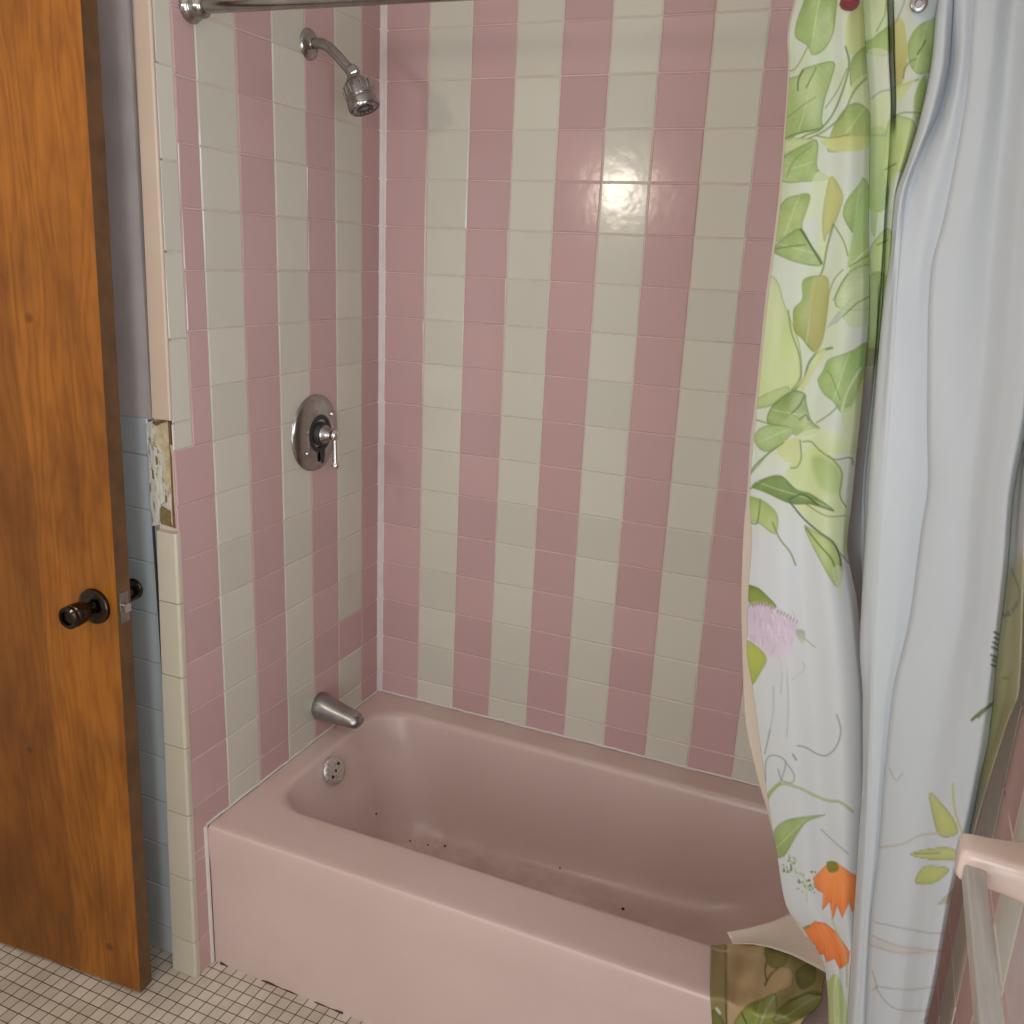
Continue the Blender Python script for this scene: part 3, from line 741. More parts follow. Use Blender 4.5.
def paint_front(A):
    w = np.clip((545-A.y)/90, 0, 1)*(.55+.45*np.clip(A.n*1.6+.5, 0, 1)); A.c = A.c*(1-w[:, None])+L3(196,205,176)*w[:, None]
    A.leaf(X6([(330,0),(430,0),(440,300),(340,420),(330,300)]), PALE*.98, WHITE, alpha=.5)
    A.leaf(X6([(140,60),(200,-60),(350,-60),(350,130),(330,230),(270,320),(210,345),(180,290),(110,240),(105,170)]), MID, GR, DK, veins=1)
    A.leaf(X6([(50,520),(120,490),(150,450),(200,430),(340,405),(320,520),(280,640),(262,760),(260,820),(120,850),(20,900),(20,620)]), GR, MID, DK, veins=1)
    A.line(X6([(115,580),(120,510),(150,450)]), OUT, .8); A.line(X6([(170,560),(215,470),(230,430)]), DK, .8); A.line(X6([(40,760),(140,680),(230,620)]), DK, .6, .6)
    A.leaf(X6([(430,130),(470,70),(530,60),(545,300),(440,340),(420,250)]), YL, LIME, alpha=.9)
    A.leaf(X6([(470,370),(550,310),(560,480),(470,560),(450,480)]), MID, LIME, DK)
    A.leaf(X6([(450,560),(560,480),(585,700),(470,640),(430,660)]), LIME, PALE, alpha=.8)
    A.leaf(X6([(340,830),(400,720),(470,665),(540,690),(575,760),(565,900),(480,940),(330,970),(310,930)]), MID, YL, DK, veins=1)
    A.line(X6([(30,450),(100,440),(180,300)]), STEM, .6); A.line(X6([(20,960),(160,870),(260,825),(360,690),(440,440),(420,300)]), DK, 1.0)
    A.line(X6([(20,985),(160,900),(280,840),(400,740),(470,590),(550,500)]), STEM, 1.0); A.line(X6([(20,890),(130,850),(260,822)]), DK, .8)
    A.line(X6([(235,870),(330,885),(440,860)]), STEM, .8); A.line(X6([(290,690),(370,580),(430,440)]), DK, .7, .7)
    A.leaf(X7([(280,0),(480,0),(420,40),(300,90),(275,120)]), LIME, PALE, STEM, alpha=.9)
    A.leaf(X7([(540,0),(820,-20),(810,50),(700,75),(580,60)]), YL, LIME)
    A.leaf(X7([(275,180),(290,110),(400,40),(490,15),(492,180),(570,245),(400,265),(280,262)]), MID, GR, DK, veins=1)
    A.line(X7([(300,240),(350,130),(460,40)]), DK, .6, .6)
    A.leaf(X7([(480,230),(600,240),(660,340),(640,440),(600,540),(560,640),(530,800),(480,760),(500,500),(420,520)]), PALE, LIME, alpha=.7)
    A.leaf(X7([(230,640),(245,470),(290,390),(350,362),(445,358),(400,520),(390,570),(300,610)]), MID, LIME, DK, veins=1)
    A.leaf(X7([(215,690),(300,620),(390,572),(450,670),(522,792),(380,785),(230,725)]), MID, GR, OUT, veins=1)
    A.line(X7([(215,700),(300,685),(420,670)]), DK, .8); A.line(X7([(390,572),(455,680),(520,790)]), OUT, 1.1)
    A.leaf(X7([(590,240),(640,310),(658,370),(630,470),(590,560),(560,600),(540,640),(530,500),(560,300)]), YL, YL*.93, STEM)
    A.line(X7([(600,540),(560,680),(530,830),(490,900)]), STEM, 1.2); A.line(X7([(600,540),(660,640),(690,740)]), STEM, .8)
    A.leaf(X7([(665,470),(690,380),(760,290),(790,250),(830,360),(800,560),(740,600),(690,540)]), GR, MID, DK, veins=1)
    A.leaf(X7([(690,780),(720,620),(760,420),(840,350),(850,800),(700,835)]), L3(160,196,130), GR)
    A.line(X7([(690,830),(760,750),(840,680)]), PALE, 1.2); A.line(X7([(700,810),(780,760),(840,730)]), DK, .7)
    A.leaf(X7([(620,1060),(690,860),(850,815),(850,1060)]), GR, PALE, DK, veins=1)
    A.line(X7([(660,830),(600,900),(560,1024)]), STEM, .7); A.line(X7([(690,860),(640,940),(600,1024)]), STEM, .7)
    A.leaf(X8([(60,760),(90,600),(150,100),(190,-60),(240,-40),(290,120),(370,330),(388,560),(330,640),(200,730),(100,750)]), PALE, LIME, STEM, alpha=.95)
    A.leaf(X8([(265,300),(300,140),(340,250),(352,340),(330,440),(270,440)]), GR, LIME, alpha=.8, soft=4)
    A.leaf(X8([(90,720),(180,660),(300,620),(300,670),(200,735),(100,752)]), GR, GR, STEM, alpha=.8)
    A.line(X8([(310,130),(330,270),(380,420),(385,560),(330,640)]), STEM, .8)
    A.leaf(X8([(345,190),(350,120),(400,60),(410,-60),(540,-80),(565,0),(550,180),(520,330),(470,388),(400,310),(355,260)]), MID, L3(164,158,80), DK, veins=1)
    A.leaf(X8([(440,130),(470,-60),(565,-60),(550,180),(515,340),(470,385)]), YL*.95, L3(160,150,76), alpha=.7, soft=5)
    A.line(X8([(590,370),(500,400),(440,470),(400,590),(300,680)]), DK, 1.3); A.leaf(X8([(420,540),(500,395),(545,400),(450,560),(400,650),(365,640)]), LIME, YL, alpha=.8)
    A.leaf(X8([(180,840),(215,740),(330,655),(410,668),(420,720),(450,830),(505,890),(380,930),(250,870)]), DK*1.15, LIME, OUT, veins=1)
    A.line(X8([(330,790),(380,740),(410,680)]), OUT, .9, .7); A.line(X8([(380,830),(420,800),(440,830)]), OUT, .9, .6)
    A.leaf(X8([(95,940),(140,885),(240,865),(340,900),(240,1000),(160,1030),(110,990)]), GR, MID, DK, veins=1)
    A.leaf(X8([(503,580),(535,520),(570,450),(650,420),(720,390),(810,350),(800,560),(720,730),(650,775),(600,712),(540,660)]), L3(150,180,108), GR, DK, veins=1)
    A.line(X8([(650,770),(690,640),(770,500)]), PALE, 1.2); A.line(X8([(640,700),(590,560),(560,520)]), DK, .6, .7)
    A.leaf(X8([(650,780),(720,730),(800,560),(790,920),(690,940)]), LIME, PALE, alpha=.8)
    A.leaf(X8([(360,940),(500,890),(720,930),(780,1030),(520,1040),(400,1010)]), PALE, LIME, alpha=.8)
    A.line(X8([(625,740),(580,790),(490,850)]), STEM, .8); A.line(X8([(75,820),(200,860),(260,865)]), STEM, .8)
    for k in range(4): A.line(X8([(560+20*k,240-10*k),(620+20*k,160-10*k),(680+10*k,90-14*k)]), GREY, .6, .7)
    A.leaf(X8([(620,60),(700,0),(840,-40),(830,180),(700,230)]), PALE, GR, alpha=.6)
    A.line(X8([(660,170),(740,90),(830,40)]), DK, .7)
    A.leaf(X5([(150,240),(230,130),(350,30),(440,60),(400,170),(250,200)]), PALE, WHITE, alpha=.8)
    A.leaf(X5([(340,20),(440,-10),(460,70),(400,130),(330,70)]), YL, LIME, alpha=.8)
    A.leaf(X5([(380,180),(480,70),(600,70),(690,170),(690,320),(740,420),(740,640),(620,570),(430,365),(385,250)]), LIME, PALE, alpha=.95, soft=2)
    A.leaf(X5([(530,100),(650,130),(692,250),(640,310),(560,250)]), MID, GR, alpha=.75, soft=6)
    A.line(X5([(620,90),(690,180),(680,310),(715,380)]), STEM, .8); A.line(X5([(470,350),(600,430),(710,430)]), STEM, .6)
    A.leaf(X5([(190,265),(255,222),(350,208),(430,280),(520,310),(640,400),(520,365),(400,358),(270,300)]), MID*.85, DK, OUT, veins=1)
    A.line(X5([(390,340),(470,310),(560,370)]), OUT, 1); A.line(X5([(150,290),(200,262),(260,225)]), DK, .9)
    A.leaf(X5([(135,330),(230,340),(320,420),(312,530),(220,470),(120,430)]), MID, LIME, STEM)
    A.line(X5([(125,430),(205,478),(225,400),(230,340)]), DK, .8); A.line(X5([(300,470),(340,560),(400,640),(430,710)]), STEM, .9)
    A.leaf(X5([(485,500),(520,510),(600,560),(660,620),(692,730),(660,830),(560,660)]), LIME, GR, STEM)
    A.line(X5([(400,355),(470,440),(560,520),(640,580),(680,660),(685,740)]), OUT, 1.1); A.line(X5([(490,500),(560,590),(640,690),(660,800)]), DK, 1)
    A.line(X5([(680,640),(730,700)]), STEM, .8); A.leaf(X5([(640,740),(690,730),(690,900),(670,860)]), PALE, PALE, alpha=.7)
    A.line(X5([(145,240),(190,160),(260,90),(360,15)]), DK, .9); A.line(X5([(160,210),(230,130),(280,70)]), STEM, .7)
    A.line(X5([(455,0),(462,100),(440,150),(405,160)]), STEM, .8); A.line(X5([(470,10),(520,10),(570,60),(650,110),(740,100),(755,140)]), STEM, .8)
    # thistle
    A.leaf(X3([(30,40),(110,50),(170,100),(230,170),(150,160),(80,165)]), DK, L3(160,170,80), OUT)
    A.leaf(X3([(40,190),(130,150),(240,190),(330,250),(370,330),(330,400),(330,470),(230,490),(170,470),(90,400),(35,330)]), LILAC, L3(214,198,210), alpha=.9, soft=5)
    for k in range(46):
        x, y = rng.uniform(45, 350), rng.uniform(170, 430); a = rng.uniform(-1, 1)
        A.line(X3([(x,y),(x+a*14,y+26),(x+a*22,y+44)]), L3(188,158,186) if k % 2 else L3(226,212,224), .55, .6)
    for k in range(16):
        x = 60+k*20; y = 150+max(0, x-180)*.62+rng.uniform(-8, 8)
        A.line(X3([(x,y+16),(x+6,y)]), L3(120,110,90), .6, .7)
    A.leaf(X3([(360,320),(415,330),(405,410),(370,370)]), STEM, PALE, alpha=.6); A.line(X3([(410,370),(480,430)]), STEM, .6, .6)
    A.leaf(X3([(15,390),(100,420),(168,500),(130,590),(70,665),(30,520)]), L3(178,184,90), L3(168,176,84), STEM)
    for q in ([(215,680),(212,860),(180,1000)], [(300,560),(310,800),(300,1000)], [(400,520),(410,570),(330,640)], [(250,480),(270,600),(260,720)]): A.line(X3(q), GREY, .7, .5)
    A.leaf(X3([(230,480),(330,470),(400,560),(380,660),(320,620),(260,600)]), L3(206,202,200), WHITE, alpha=.6, soft=8)
    # tendrils, lower leaf, seed heads, orange flowers
    A.line(X4([(175,450),(190,400),(270,345),(380,370),(460,410),(560,450),(640,460),(720,520)]), L3(166,182,130), 1.5)
    A.line(X4([(172,445),(210,385),(255,340)]), MID, 1.8); A.line(X4([(260,335),(292,230),(280,185),(210,160),(168,200),(165,330)]), GREY*.9, .7)
    A.line(X4([(290,200),(345,280),(335,335),(270,320),(245,250)]), GREY*.9, .7); A.line(X4([(370,100),(420,110),(500,155),(560,160),(620,100),(645,0),(620,-100)]), GREY*.85, .8)
    A.line(X4([(340,155),(360,190)]), GREY*.7, 1); A.line(X4([(195,0),(160,150)]), GREY, .8)
    A.leaf(X4([(222,670),(240,620),(300,580),(390,560),(540,545),(430,585),(370,660),(330,730),(285,800),(235,800)]), GR*.9, MID*.85, DK, veins=1)
    for k in range(34):
        A.dot(*X4([(rng.uniform(275,360), rng.uniform(790,910))])[0], rng.uniform(.5, 1.3), (MID, DK, OUT)[k % 3], .8)
        A.dot(*X4([(rng.uniform(365,485), rng.uniform(905,1040))])[0], rng.uniform(.5, 1.4), (MID, DK, OUT)[k % 3], .8)
    A.line(X4([(350,900),(420,960),(430,1100)]), L3(190,196,160), 1)
    A.line(X4([(520,635),(600,710),(690,790)]), GREY, .8, .7)
    petals = [(360,350),(395,312),(430,300),(470,330),(505,350),(505,430),(478,452),(470,420),(450,470),(434,432),(420,476),(412,420),(388,446),(392,395),(372,385)]
    A.leaf(X9(petals), L3(240,158,92), ORG, L3(196,104,50), k=1, ew=.8)
    for q in ([(420,320),(400,370),(390,430)], [(425,320),(425,380),(418,460)], [(430,320),(450,380),(452,455)], [(435,320),(475,370),(482,440)]): A.line(X9(q), L3(240,150,84), .6, .8)
    A.leaf(X9([(402,298),(430,298),(436,322),(410,328)]), L3(150,130,50), L3(130,124,50), DK)
    petals = [(328,515),(365,486),(395,492),(430,520),(472,580),(468,615),(440,632),(425,600),(400,612),(392,585),(372,592),(366,555),(346,566),(342,535)]
    A.leaf(X9(petals), L3(240,146,86), ORG, L3(196,98,48), k=1, ew=.8)
    for q in ([(370,495),(395,550),(405,600)], [(385,495),(420,550),(440,620)], [(400,500),(440,550),(462,600)]): A.line(X9(q), L3(240,146,84), .6, .8)
    A.line(X9([(315,520),(330,505),(345,498)]), DK, 1.2)
    A.line(X9([(415,475),(430,510),(460,590),(465,690)]), L3(180,184,140), 1); 
    A.leaf(X9([(395,700),(410,670),(430,655),(455,720),(465,830),(385,860)]), L3(170,186,120), PALE, GR); A.line(X9([(430,660),(425,730),(430,840)]), PALE, 1)
    A.leaf(X9([(300,700),(395,680),(390,900),(280,900)]), L3(196,184,140), L3(176,160,110), alpha=.5, soft=6)
def paint_fold(A):
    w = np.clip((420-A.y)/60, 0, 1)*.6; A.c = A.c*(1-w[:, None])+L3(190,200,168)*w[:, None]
    A.leaf(X6([(550,270),(650,205),(700,175),(700,345),(560,335)]), MID, GR, DK); A.leaf(X6([(540,-60),(690,-60),(690,120),(640,200),(545,240)]), LIME, PALE, alpha=.85)
    A.line(X6([(620,200),(670,100),(680,20)]), DK, .8, .6); A.leaf(X6([(560,340),(700,345),(700,560),(600,620)]), PALE, WHITE, alpha=.7)
    A.leaf(X6([(560,640),(700,600),(700,860),(580,860)]), PALE, LIME, alpha=.8); A.leaf(X6([(560,865),(700,870),(690,1300),(560,1300)]), GR, MID, alpha=.8)
    A.line(X6([(590,630),(640,590),(700,575)]), GREY, .8); A.line(X6([(590,865),(690,868)]), GREY, .7)
    A.leaf(X6([(830,260),(870,190),(930,145),(1040,100),(1000,400),(900,470),(840,420),(822,320)]), MID, GR, DK, veins=1)
    A.line(X6([(880,350),(930,260)]), OUT, .8); A.leaf(X6([(715,160),(790,140),(815,380),(760,570),(730,400)]), YL, L3(170,160,100))
    A.line(X6([(740,150),(780,60),(800,0)]), GREY, .9); A.line(X6([(790,500),(800,440),(840,390),(870,380)]), STEM, .9); A.line(X6([(740,560),(790,545),(880,510)]), STEM, 1)
    A.leaf(X6([(730,570),(860,510),(830,560),(760,650)]), YL, LIME, alpha=.8); A.leaf(X6([(860,620),(930,490),(930,800),(870,780)]), MID, GR)
    A.leaf(X6([(700,780),(800,755),(865,820),(850,1060),(680,1060)]), GR, LIME, STEM); A.line(X6([(730,745),(800,720),(900,725)]), STEM, .8)
    A.leaf(X6([(850,-40),(1010,-40),(1000,90),(920,140),(850,120)]), L3(186,198,204), L3(196,206,210), alpha=.7)
    A.leaf(X7([(900,0),(1040,0),(1010,200),(960,300),(920,180)]), GR, LIME, alpha=.7); A.line(X7([(930,190),(1000,150)]), DK, .8)
    A.leaf(X7([(850,330),(890,340),(870,600),(840,560)]), GR, MID, alpha=.7)
    A.leaf(X7([(840,690),(960,580),(950,900),(900,910),(845,850)]), GR, LIME, DK, alpha=.9); A.line(X7([(880,670),(950,640)]), DK, .8)
    A.leaf(X7([(820,900),(950,900),(950,1300),(800,1300)]), MID*.9, GR, DK, alpha=.9)
    A.leaf([(848,350),(885,350),(880,364),(850,364)], L3(150,150,100), GR, alpha=.8)
def paint_plain(A):
    A.c[:] = L3(198, 204, 208); A.c *= (1+.012*A.n)[:, None]
    A.leaf(X9([(728,80),(770,120),(800,160),(812,205),(760,212),(738,150)]), L3(200,204,150), L3(190,196,124), STEM, ew=.8)
    A.line(X9([(800,50),(806,130),(832,215)]), L3(184,188,130), 1.2); A.line(X9([(570,250),(640,240),(700,212),(780,205)]), L3(186,178,160), 1)
    A.leaf(X9([(668,272),(740,254),(800,256),(810,285),(740,290)]), L3(206,206,160), L3(190,196,130), STEM, ew=.8); A.line(X9([(680,270),(760,268)]), STEM, .8, .7)
    A.leaf(X9([(684,362),(694,330),(720,311),(785,318),(760,350),(725,366)]), L3(200,202,140), L3(188,194,116), STEM, ew=.8)
    brown = L3(160,148,136)
    for q in ([(555,488),(640,505),(720,520),(785,520)], [(545,530),(620,560),(700,572),(770,580)], [(540,560),(640,585),(760,575)], [(545,640),(560,690),(545,700)], [(555,690),(590,740),(640,765),(740,765)], [(560,690),(660,700),(745,690)], [(700,800),(760,760)]): A.line(X9(q), brown, .8, .6)
    A.leaf(X9([(545,540),(640,560),(770,575),(770,590),(640,590),(545,560)]), L3(196,188,178), L3(196,188,178), alpha=.5, soft=4)
    A.leaf(X9([(755,425),(800,380),(822,360),(790,420),(762,430)]), L3(150,148,120), L3(170,166,140), alpha=.7)
    A.line(X1_([(860,632),(890,605),(930,575)]), L3(96,104,60), 1.5, .95); A.line(X1_([(900,600),(880,622)]), DK, 1.6)
    for x, y in ((940,358),(940,375),(936,390),(933,405),(930,430),(933,445),(930,460)): A.line(X1_([(x-10,y-4),(x+8,y+6)]), L3(50,60,56), 1.1)
    A.line(X1_([(600,785),(620,822),(640,800)]), GREY, .7, .6)
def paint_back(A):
    w = np.clip((A.y-560)/140, 0, 1)[:, None]; A.c[:] = L3(196, 199, 196)*(1-w)+L3(140, 138, 122)*w  # olive print towards the bottom, with the panel's shade painted into its colour
    A.leaf([(1000,590),(1040,560),(1050,700),(1030,760),(980,780),(985,700)], L3(176,176,140), L3(150,146,104), alpha=.9, soft=14)
    A.line([(1012,570),(1020,590),(1018,605),(1008,612)], GREY*.6, .9); A.line([(1003,615),(1012,614),(1017,602)], GREY*.6, .8)
    A.line([(1000,680),(1012,676)], DK, 1); A.line([(1015,700),(1010,730)], DK, .8)
def paint_hem(A): A.c[:] = L3(214, 200, 184)

cur = empty('shower_curtain', (1.16, -.64, 1.91))
tag(cur, 'white vinyl shower curtain printed with green leaves and flowers, pulled to the right', 'shower curtain')
VT, VB = -9, 1120
yb = lambda d=0: [(VT, -.655+d), (250, -.672+d), (500, -.70+d), (700, -.722+d), (930, -.745+d), (VB, -.765+d)]
eL = [(VT,798),(0,796),(40,789),(60,790),(130,786),(200,781),(300,768),(400,758),(500,750),(540,752),(585,749),(647,747),(694,754),(741,760),(798,768),(853,777),(904,786),(932,806),(972,826),(1024,829),(VB,826)]
eR = [(VT,860),(0,862),(60,866),(120,870),(230,868),(300,869),(400,862),(450,857),(500,852),(547,847),(570,851),(600,857),(650,862),(720,867),(800,867),(900,864),(1024,858),(VB,852)]
def blend(a, b, t): 
    fa, fb = track(a), track(b); vv = [VT,0,60,120,200,300,400,500,560,620,700,800,860,900,930,972,1024,VB]
    return [(v, float(fa(v)*(1-t)+fb(v)*t)) for v in vv]
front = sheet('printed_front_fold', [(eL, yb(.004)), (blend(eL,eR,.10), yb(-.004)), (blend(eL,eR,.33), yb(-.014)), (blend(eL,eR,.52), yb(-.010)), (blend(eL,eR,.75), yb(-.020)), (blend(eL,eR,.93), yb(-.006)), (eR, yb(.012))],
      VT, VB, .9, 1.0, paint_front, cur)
# turned-back hem along the free edge
hO = [(VT,795),(0,793),(40,786),(60,787),(130,783),(200,777),(240,772),(300,764),(400,754),(440,749),(490,746),(520,743),(560,741),(600,740),(650,741),(710,743),(773,755),(814,767),(853,776),(904,785),(940,806)]
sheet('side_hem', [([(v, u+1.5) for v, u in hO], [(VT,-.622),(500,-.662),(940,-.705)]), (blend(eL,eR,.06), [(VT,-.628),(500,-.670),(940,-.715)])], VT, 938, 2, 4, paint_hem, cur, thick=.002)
# second fold behind, with the dark slit, running on as the recess between the two big folds

r2 = [(VT,944),(0,940),(60,934),(120,922),(160,909),(200,897),(250,893),(300,888),(400,880),(500,874),(600,868),(700,868),(800,866),(VB,866)]
sheet('printed_rear_fold', [([(v, u-10) for v, u in eR], [(VT,-.628),(250,-.644),(330,-.655),(500,-.686),(700,-.708),(930,-.731),(VB,-.751)]), ([(v, min(u+8, 880)) for v, u in eR], yb(.002) if False else [(VT,-.652),(250,-.660),(330,-.655),(420,-.60),(620,-.61),(760,-.69),(930,-.724),(VB,-.745)]),
      ([(VT,884),(0,886),(60,888),(105,890),(140,889),(200,885),(300,879),(400,871),(500,862),(600,862),(VB,864)], [(VT,-.660),(250,-.664),(330,-.640),(420,-.59),(620,-.60),(760,-.69),(930,-.724),(VB,-.745)]),
      ([(VT,886),(0,888),(60,890),(105,892),(140,890),(200,886),(300,880),(400,872),(500,863),(600,863),(VB,864.5)], [(VT,-.60),(100,-.605),(140,-.655),(300,-.640),(420,-.59),(620,-.60),(760,-.69),(930,-.722),(VB,-.742)]),
      ([(VT,891),(0,892.5),(60,894),(105,895),(140,893),(200,888),(300,882),(400,873),(500,864),(600,864),(VB,865)], [(VT,-.60),(100,-.605),(140,-.66),(300,-.640),(420,-.59),(620,-.60),(760,-.69),(930,-.722),(VB,-.742)]),
      ([(VT,893),(0,894.5),(60,896),(105,897),(140,897),(200,890),(300,884),(400,875),(500,866),(600,865),(VB,866)], [(VT,-.658),(250,-.672),(330,-.645),(420,-.595),(620,-.60),(760,-.69),(930,-.722),(VB,-.742)]),
      (blend([(VT,893),(0,894.5),(105,897),(200,890),(300,884),(400,875),(500,866),(VB,866)], r2, .55), [(VT,-.668),(250,-.678),(330,-.645),(420,-.595),(620,-.60),(760,-.69),(930,-.722),(VB,-.742)]),
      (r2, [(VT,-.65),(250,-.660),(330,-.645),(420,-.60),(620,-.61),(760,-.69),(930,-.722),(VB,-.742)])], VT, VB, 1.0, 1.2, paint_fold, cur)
# the plain panel: two broad overlapping folds
bL = [(VT,942),(0,938),(60,932),(120,920),(160,908),(200,895),(250,891),(300,884),(400,875),(500,868),(600,862),(650,860),(700,863),(760,863),(850,858),(1024,847),(VB,840)]
cr = [(VT,977),(0,975),(79,969),(177,953),(221,944),(269,932),(316,929),(427,928),(477,929),(537,921),(585,915),(624,909),(694,893),(773,885),(843,880),(926,871),(1024,866),(VB,860)]
bR = [(VT,1064),(0,1060),(200,1045),(400,1030),(502,1012),(569,1007),(620,1001),(662,996),(735,989),(777,980),(831,969),(876,956),(920,947),(990,934),(1024,926),(VB,910)]
def sh(a, k): return [(v, u+k) for v, u in a]
Y = lambda t, m, b: [(VT, t), (0, t-.004), (250, t+(m-t)*.45), (500, m), (760, (m+b)/2), (1024, b), (VB, b-.008)]
c1 = [(VT,954),(0,953.5),(60,950),(108,940),(144,925),(200,906),(260,900),(400,890),(600,876),(800,869),(1024,856),(VB,848)]
val = [(VT,1018),(0,1015),(104,1004),(196,994),(286,985),(400,977),(500,968),(600,962),(700,942),(800,925),(900,912),(1024,900),(VB,888)]
c_ = lambda t: blend(bL, cr, t)
plainp = sheet('plain_panel', [
   (bL, Y(-.652,-.740,-.785)), (sh(bL, 3), Y(-.662,-.752,-.796)), (blend(bL, c1, .55), Y(-.668,-.760,-.804)), (sh(c1, -1.5), [(VT,-.662),(60,-.664),(108,-.670),(200,-.694),(330,-.735),(500,-.765),(1024,-.809),(VB,-.817)]),
   (c1, [(VT,-.654),(60,-.656),(108,-.663),(200,-.690),(330,-.734),(500,-.766),(1024,-.810),(VB,-.818)]), (sh(c1, 1.5), [(VT,-.660),(60,-.660),(108,-.666),(200,-.690),(330,-.735),(500,-.767),(1024,-.811),(VB,-.819)]),
   (blend(c1, cr, .6), Y(-.668,-.770,-.814)), (sh(cr, -.5), Y(-.664,-.768,-.811)), (sh(cr, .5), Y(-.668,-.778,-.822)), (sh(cr, 5), Y(-.673,-.786,-.832)), (blend(cr, val, .5), Y(-.677,-.796,-.848)),
   (val, Y(-.664,-.802,-.862)), (blend(val, bR, .5), Y(-.692,-.826,-.884)), (blend(val, bR, .88), Y(-.704,-.838,-.894)), (bR, Y(-.698,-.826,-.882))],
   VT, VB, 1.2, 1.5, paint_plain, cur)
# fold that hangs back towards the tiled wall
kR = [(VT,1060),(0,1050),(300,1036),(500,1026),(600,1023),(690,1019),(720,1008),(760,995),(800,983),(840,972)]
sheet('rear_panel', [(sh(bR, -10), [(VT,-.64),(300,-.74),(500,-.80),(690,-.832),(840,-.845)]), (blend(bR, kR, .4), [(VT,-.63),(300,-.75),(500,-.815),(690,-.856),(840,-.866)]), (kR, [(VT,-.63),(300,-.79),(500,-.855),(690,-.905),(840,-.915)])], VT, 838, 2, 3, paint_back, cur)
# bottom corner of the curtain kicked up onto the tub rim: pale back of the hem, and a see-through fold seen from its reverse
def grid_sheet(name, P, UV, paint, base, mat, thick=.001):
    n, m = P.shape[:2]; me = bpy.data.meshes.new(name)
    ii = np.arange(n*m).reshape(n, m); q = np.stack([ii[:-1, :-1], ii[1:, :-1], ii[1:, 1:], ii[:-1, 1:]], -1).reshape(-1, 4)
    me.from_pydata(P.reshape(-1, 3).tolist(), [], q.tolist()); me.update()
    art = Art(UV[..., 0].ravel(), UV[..., 1].ravel(), base); paint(art)
    a = me.color_attributes.new('print', 'FLOAT_COLOR', 'POINT')
    a.data.foreach_set('color', np.hstack([np.clip(art.c, 0, 1), np.ones((n*m, 1))]).astype(np.float32).ravel())
    me.polygons.foreach_set('use_smooth', [True]*len(q)); me.materials.append(mat)
    o = bpy.data.objects.new(name, me); C.objects.link(o); o.parent = cur; o.location = -np.array(cur.location)
    sm = o.modifiers.new('thickness', 'SOLIDIFY'); sm.thickness = thick; sm.offset = 0
    return o
# reverse fold: top edge on the inner rim, lies over the rim and hangs down the apron
topE = np.array([(711,945),(722,943),(735,942),(752,943),(768,946),(785,951),(800,957),(814,964),(826,972)], float)
tt = np.linspace(0, 1, 96); te = np.stack([np.interp(tt, np.linspace(0, 1, 9), topE[:, i]) for i in (0, 1)], -1)
leftE = [(942,711),(988,710),(1024,712),(1120,716)]; rightE = [(972,826),(985,823),(1000,822),(1010,815),(1018,806),(1024,800),(1120,792)]
S = np.linspace(0, 1, 110); P = np.zeros((96, 110, 3)); UV = np.zeros((96, 110, 2))
for i, a in enumerate(tt):
    v0 = te[i, 1]; vv = v0+(1110-v0)*S
    xl = np.interp(vv, *np.array(leftE).T); xr = np.interp(vv, *np.array(rightE).T)
    uu = xl+(xr-xl)*a; uu[:8] = uu[:8]*np.linspace(0, 1, 8)+te[i, 0]*(1-np.linspace(0, 1, 8))
    top = at(uu, vv, 2, RIM+.006+.030*a**2)                   # resting on the rim, lifting towards the right
    yf_ = -.712-.012*a**2; hang = at(uu, vv, 1, yf_-.004*np.sin(a*9+vv*.01))
    w = 1/(1+np.exp(-(yf_-top[:, 1])/.004)); w = np.where(top[:, 1] < yf_, 1, w*0)
    pp = np.where((top[:, 1] < yf_)[:, None], hang, top)
    k = np.array([.05, .1, .2, .3, .2, .1, .05]); 
    ps = np.stack([np.convolve(np.pad(pp[:, j], 3, mode='edge'), k, 'valid') for j in range(3)], -1)
    P[i] = ps; UV[i] = np.stack([uu, vv], -1)
P[..., 2] += .0025*np.sin(UV[..., 0]*.22+UV[..., 1]*.05)
def F4(q): return [(690+a/6.4, 900+b/6.4) for a, b in q]
OL, OL2, OD, TAN, TAN2 = L3(134,134,72), L3(152,148,84), L3(80,84,40), L3(206,182,138), L3(184,158,118)
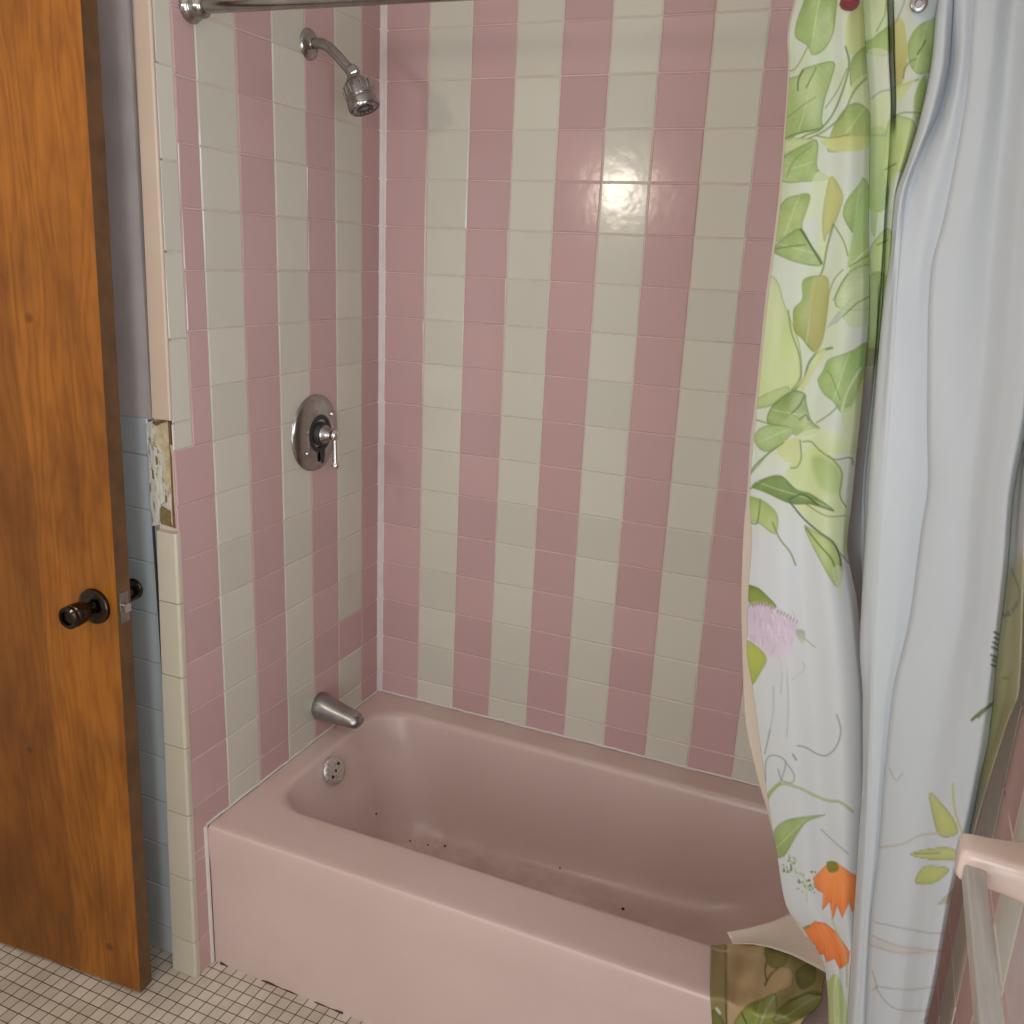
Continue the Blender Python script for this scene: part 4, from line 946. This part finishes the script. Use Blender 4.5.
def paint_flap(A):
    A.c *= (1+.16*A.n)[:, None]
    A.leaf(F4([(100,250),(225,270),(225,900),(100,900)]), L3(156,142,98), L3(140,136,90), alpha=.85, soft=3)
    A.line(F4([(230,290),(228,600),(235,800)]), L3(96,84,54), .9)
    A.leaf(F4([(240,360),(400,380),(400,460),(250,470)]), TAN2*.9, TAN2, alpha=.6, soft=10)
    A.leaf(F4([(240,560),(420,580),(430,640),(260,660)]), L3(176,146,110), TAN2, alpha=.6, soft=10)
    A.leaf(F4([(490,300),(700,330),(860,440),(860,700),(700,760),(520,790),(500,640),(640,560),(650,450),(540,420)]), OL2, OL, OD, alpha=.75, soft=8)
    A.leaf(F4([(500,300),(620,330),(600,420),(520,420),(480,360)]), OL, OL2, OD, alpha=.8)
    A.leaf(F4([(680,460),(780,400),(800,520),(720,570)]), OL, OD*1.4, OD, alpha=.8)
    A.leaf(F4([(280,820),(330,720),(420,660),(530,610),(550,700),(540,1100),(270,1100)]), L3(172,178,92), L3(140,156,72), OD, veins=1)
    A.line(F4([(440,820),(480,720),(540,620)]), PALE*.8, 1); A.line(F4([(360,800),(330,720)]), OD, .8)
    A.leaf(F4([(540,780),(580,700),(680,620),(820,590),(850,640),(780,720),(640,780)]), L3(150,162,78), OL, OD, veins=1)
    A.line(F4([(640,640),(740,610),(840,600)]), OD, 1); A.line(F4([(480,540),(520,470),(560,440)]), OD, .9); A.line(F4([(490,510),(480,450),(490,400)]), OD, .8)
    A.line(F4([(230,330),(330,340),(470,370)]), L3(206,190,160), .8, .5); A.line(F4([(150,310),(250,330)]), L3(210,196,170), 1, .6)
    A.leaf(F4([(140,720),(200,760),(240,860),(250,1000),(130,1000)]), OL, OL2, OD)
    A.line(F4([(170,700),(190,730)]), L3(230,230,220), 1.4)
M['cloth_clear'] = mk_cloth('clear_vinyl_reverse', .22, .3)
fl_ = grid_sheet('folded_corner', P, UV, paint_flap, TAN, M['cloth_clear'])
tag(fl_, 'olive-brown reverse side of the curtain corner')
# pale back of the hem between the basin and that fold
topW = np.array([(727,932),(748,928),(770,922),(788,914),(800,906),(806,902)], float); botW = np.array([(733,944),(752,944),(772,948),(792,955),(812,965),(832,976)], float)
tt = np.linspace(0, 1, 40); P = np.zeros((40, 14, 3)); UV = np.zeros((40, 14, 2))
for i, a in enumerate(tt):
    p = [np.interp(a, np.linspace(0, 1, 6), topW[:, j]) for j in (0, 1)]; q = [np.interp(a, np.linspace(0, 1, 6), botW[:, j]) for j in (0, 1)]
    for j, b in enumerate(np.linspace(0, 1, 14)):
        u, v = p[0]+(q[0]-p[0])*b, p[1]+(q[1]-p[1])*b
        P[i, j] = at(u, v, 2, RIM+.012+.05*a**2+.010*(1-b)-.004*math.sin(b*PI)); UV[i, j] = (u, v)
wf = grid_sheet('turned_hem', P, UV, paint_hem, WHITE, M['cloth'])

# hooks that carry the curtain
for i, (u, lab, bead) in enumerate(((850, 'curtain hook with a dark red bead above the leaf-printed fold', True), (919, 'curtain hook with a grey clip above the rear leaf-printed fold', False))):
    x = float(at(u, 3, 1, -.672)[0]); z = float(at(u, 3 if bead else 1, 1, -.672)[2]); zr = float(ra[2]+(rb[2]-ra[2])*x/1.4)
    h = empty('curtain_hook', (x, -.672, z)); tag(h, lab, 'curtain hook', 'curtain hooks on the rod')
    mb = MB(); pts = [(x, -.674, z+.006), (x, -.672, zr-.012)]
    for t in np.linspace(0, PI*1.25, 12): pts.append((x, -.640-.018*math.cos(t)-.0, zr+.018*math.sin(t)))
    mb.tube(pts, .0016, 10); mb.build('wire', M['bright'], h, smooth=True)
    if bead: MB().lathe((x, -.676, z-.010), (0, 0, 1), [(0, .004), (.003, .0095), (.008, .0125), (.013, .0115), (.018, .006)], 24).build('bead', M['bead'], h, smooth=True)
    else: MB().lathe((x, -.674, z-.004), (0, -1, 0), [(0, .010), (.003, .0105), (.005, .008), (.005, .005), (.002, .004)], 24).build('clip', M['satin'], h, smooth=True)

# ------------------------------------------------------------------ light
def light(name, kind, loc, energy, col, **kw):
    l = bpy.data.lights.new(name, kind); l.energy = energy; l.color = col
    for k, v in kw.items(): setattr(l, k, v)
    o = bpy.data.objects.new(name, l); C.objects.link(o); o.location = loc; return o
light('vanity_lamp', 'POINT', (.04, -1.85, 1.836), 14, (1, .86, .72), shadow_soft_size=.045)
w = light('window_daylight', 'AREA', (1.56, (WY0+WY1)/2, (WZ0+WZ1)/2), 19, (.84, .92, 1.0), shape='RECTANGLE', size=.9, size_y=.85)
w.rotation_euler = (0, math.radians(90), 0)
h = light('added_fill', 'AREA', (1.05, -3.05, 1.1), 24, (.93, .97, 1.0), shape='RECTANGLE', size=.66, size_y=1.9)  # unseen fill light added behind the camera to brighten the room from the front
h.rotation_euler = (math.radians(90), 0, 0)
w = bpy.data.worlds.new('World'); bpy.context.scene.world = w; w.use_nodes = True
w.node_tree.nodes['Background'].inputs[0].default_value = (.75, .85, 1, 1); w.node_tree.nodes['Background'].inputs[1].default_value = 1.0

cam = bpy.data.cameras.new('camera'); cam.lens = FOC*36/1024; cam.sensor_width = 36; cam.clip_start = .02
co = bpy.data.objects.new('camera', cam); C.objects.link(co)
from mathutils import Matrix
mw = np.eye(4); mw[:3, 0] = AX[0]; mw[:3, 1] = AX[1]; mw[:3, 2] = -AX[2]; mw[:3, 3] = CAM
co.matrix_world = Matrix(mw.tolist())
sc = bpy.context.scene; sc.camera = co
sc.view_settings.view_transform = 'Standard'; sc.view_settings.look = 'None'
sc.view_settings.exposure = -.3; sc.view_settings.gamma = 1; sc.view_settings.use_curve_mapping = False
sc.cycles.max_bounces = 10; sc.cycles.diffuse_bounces = 6
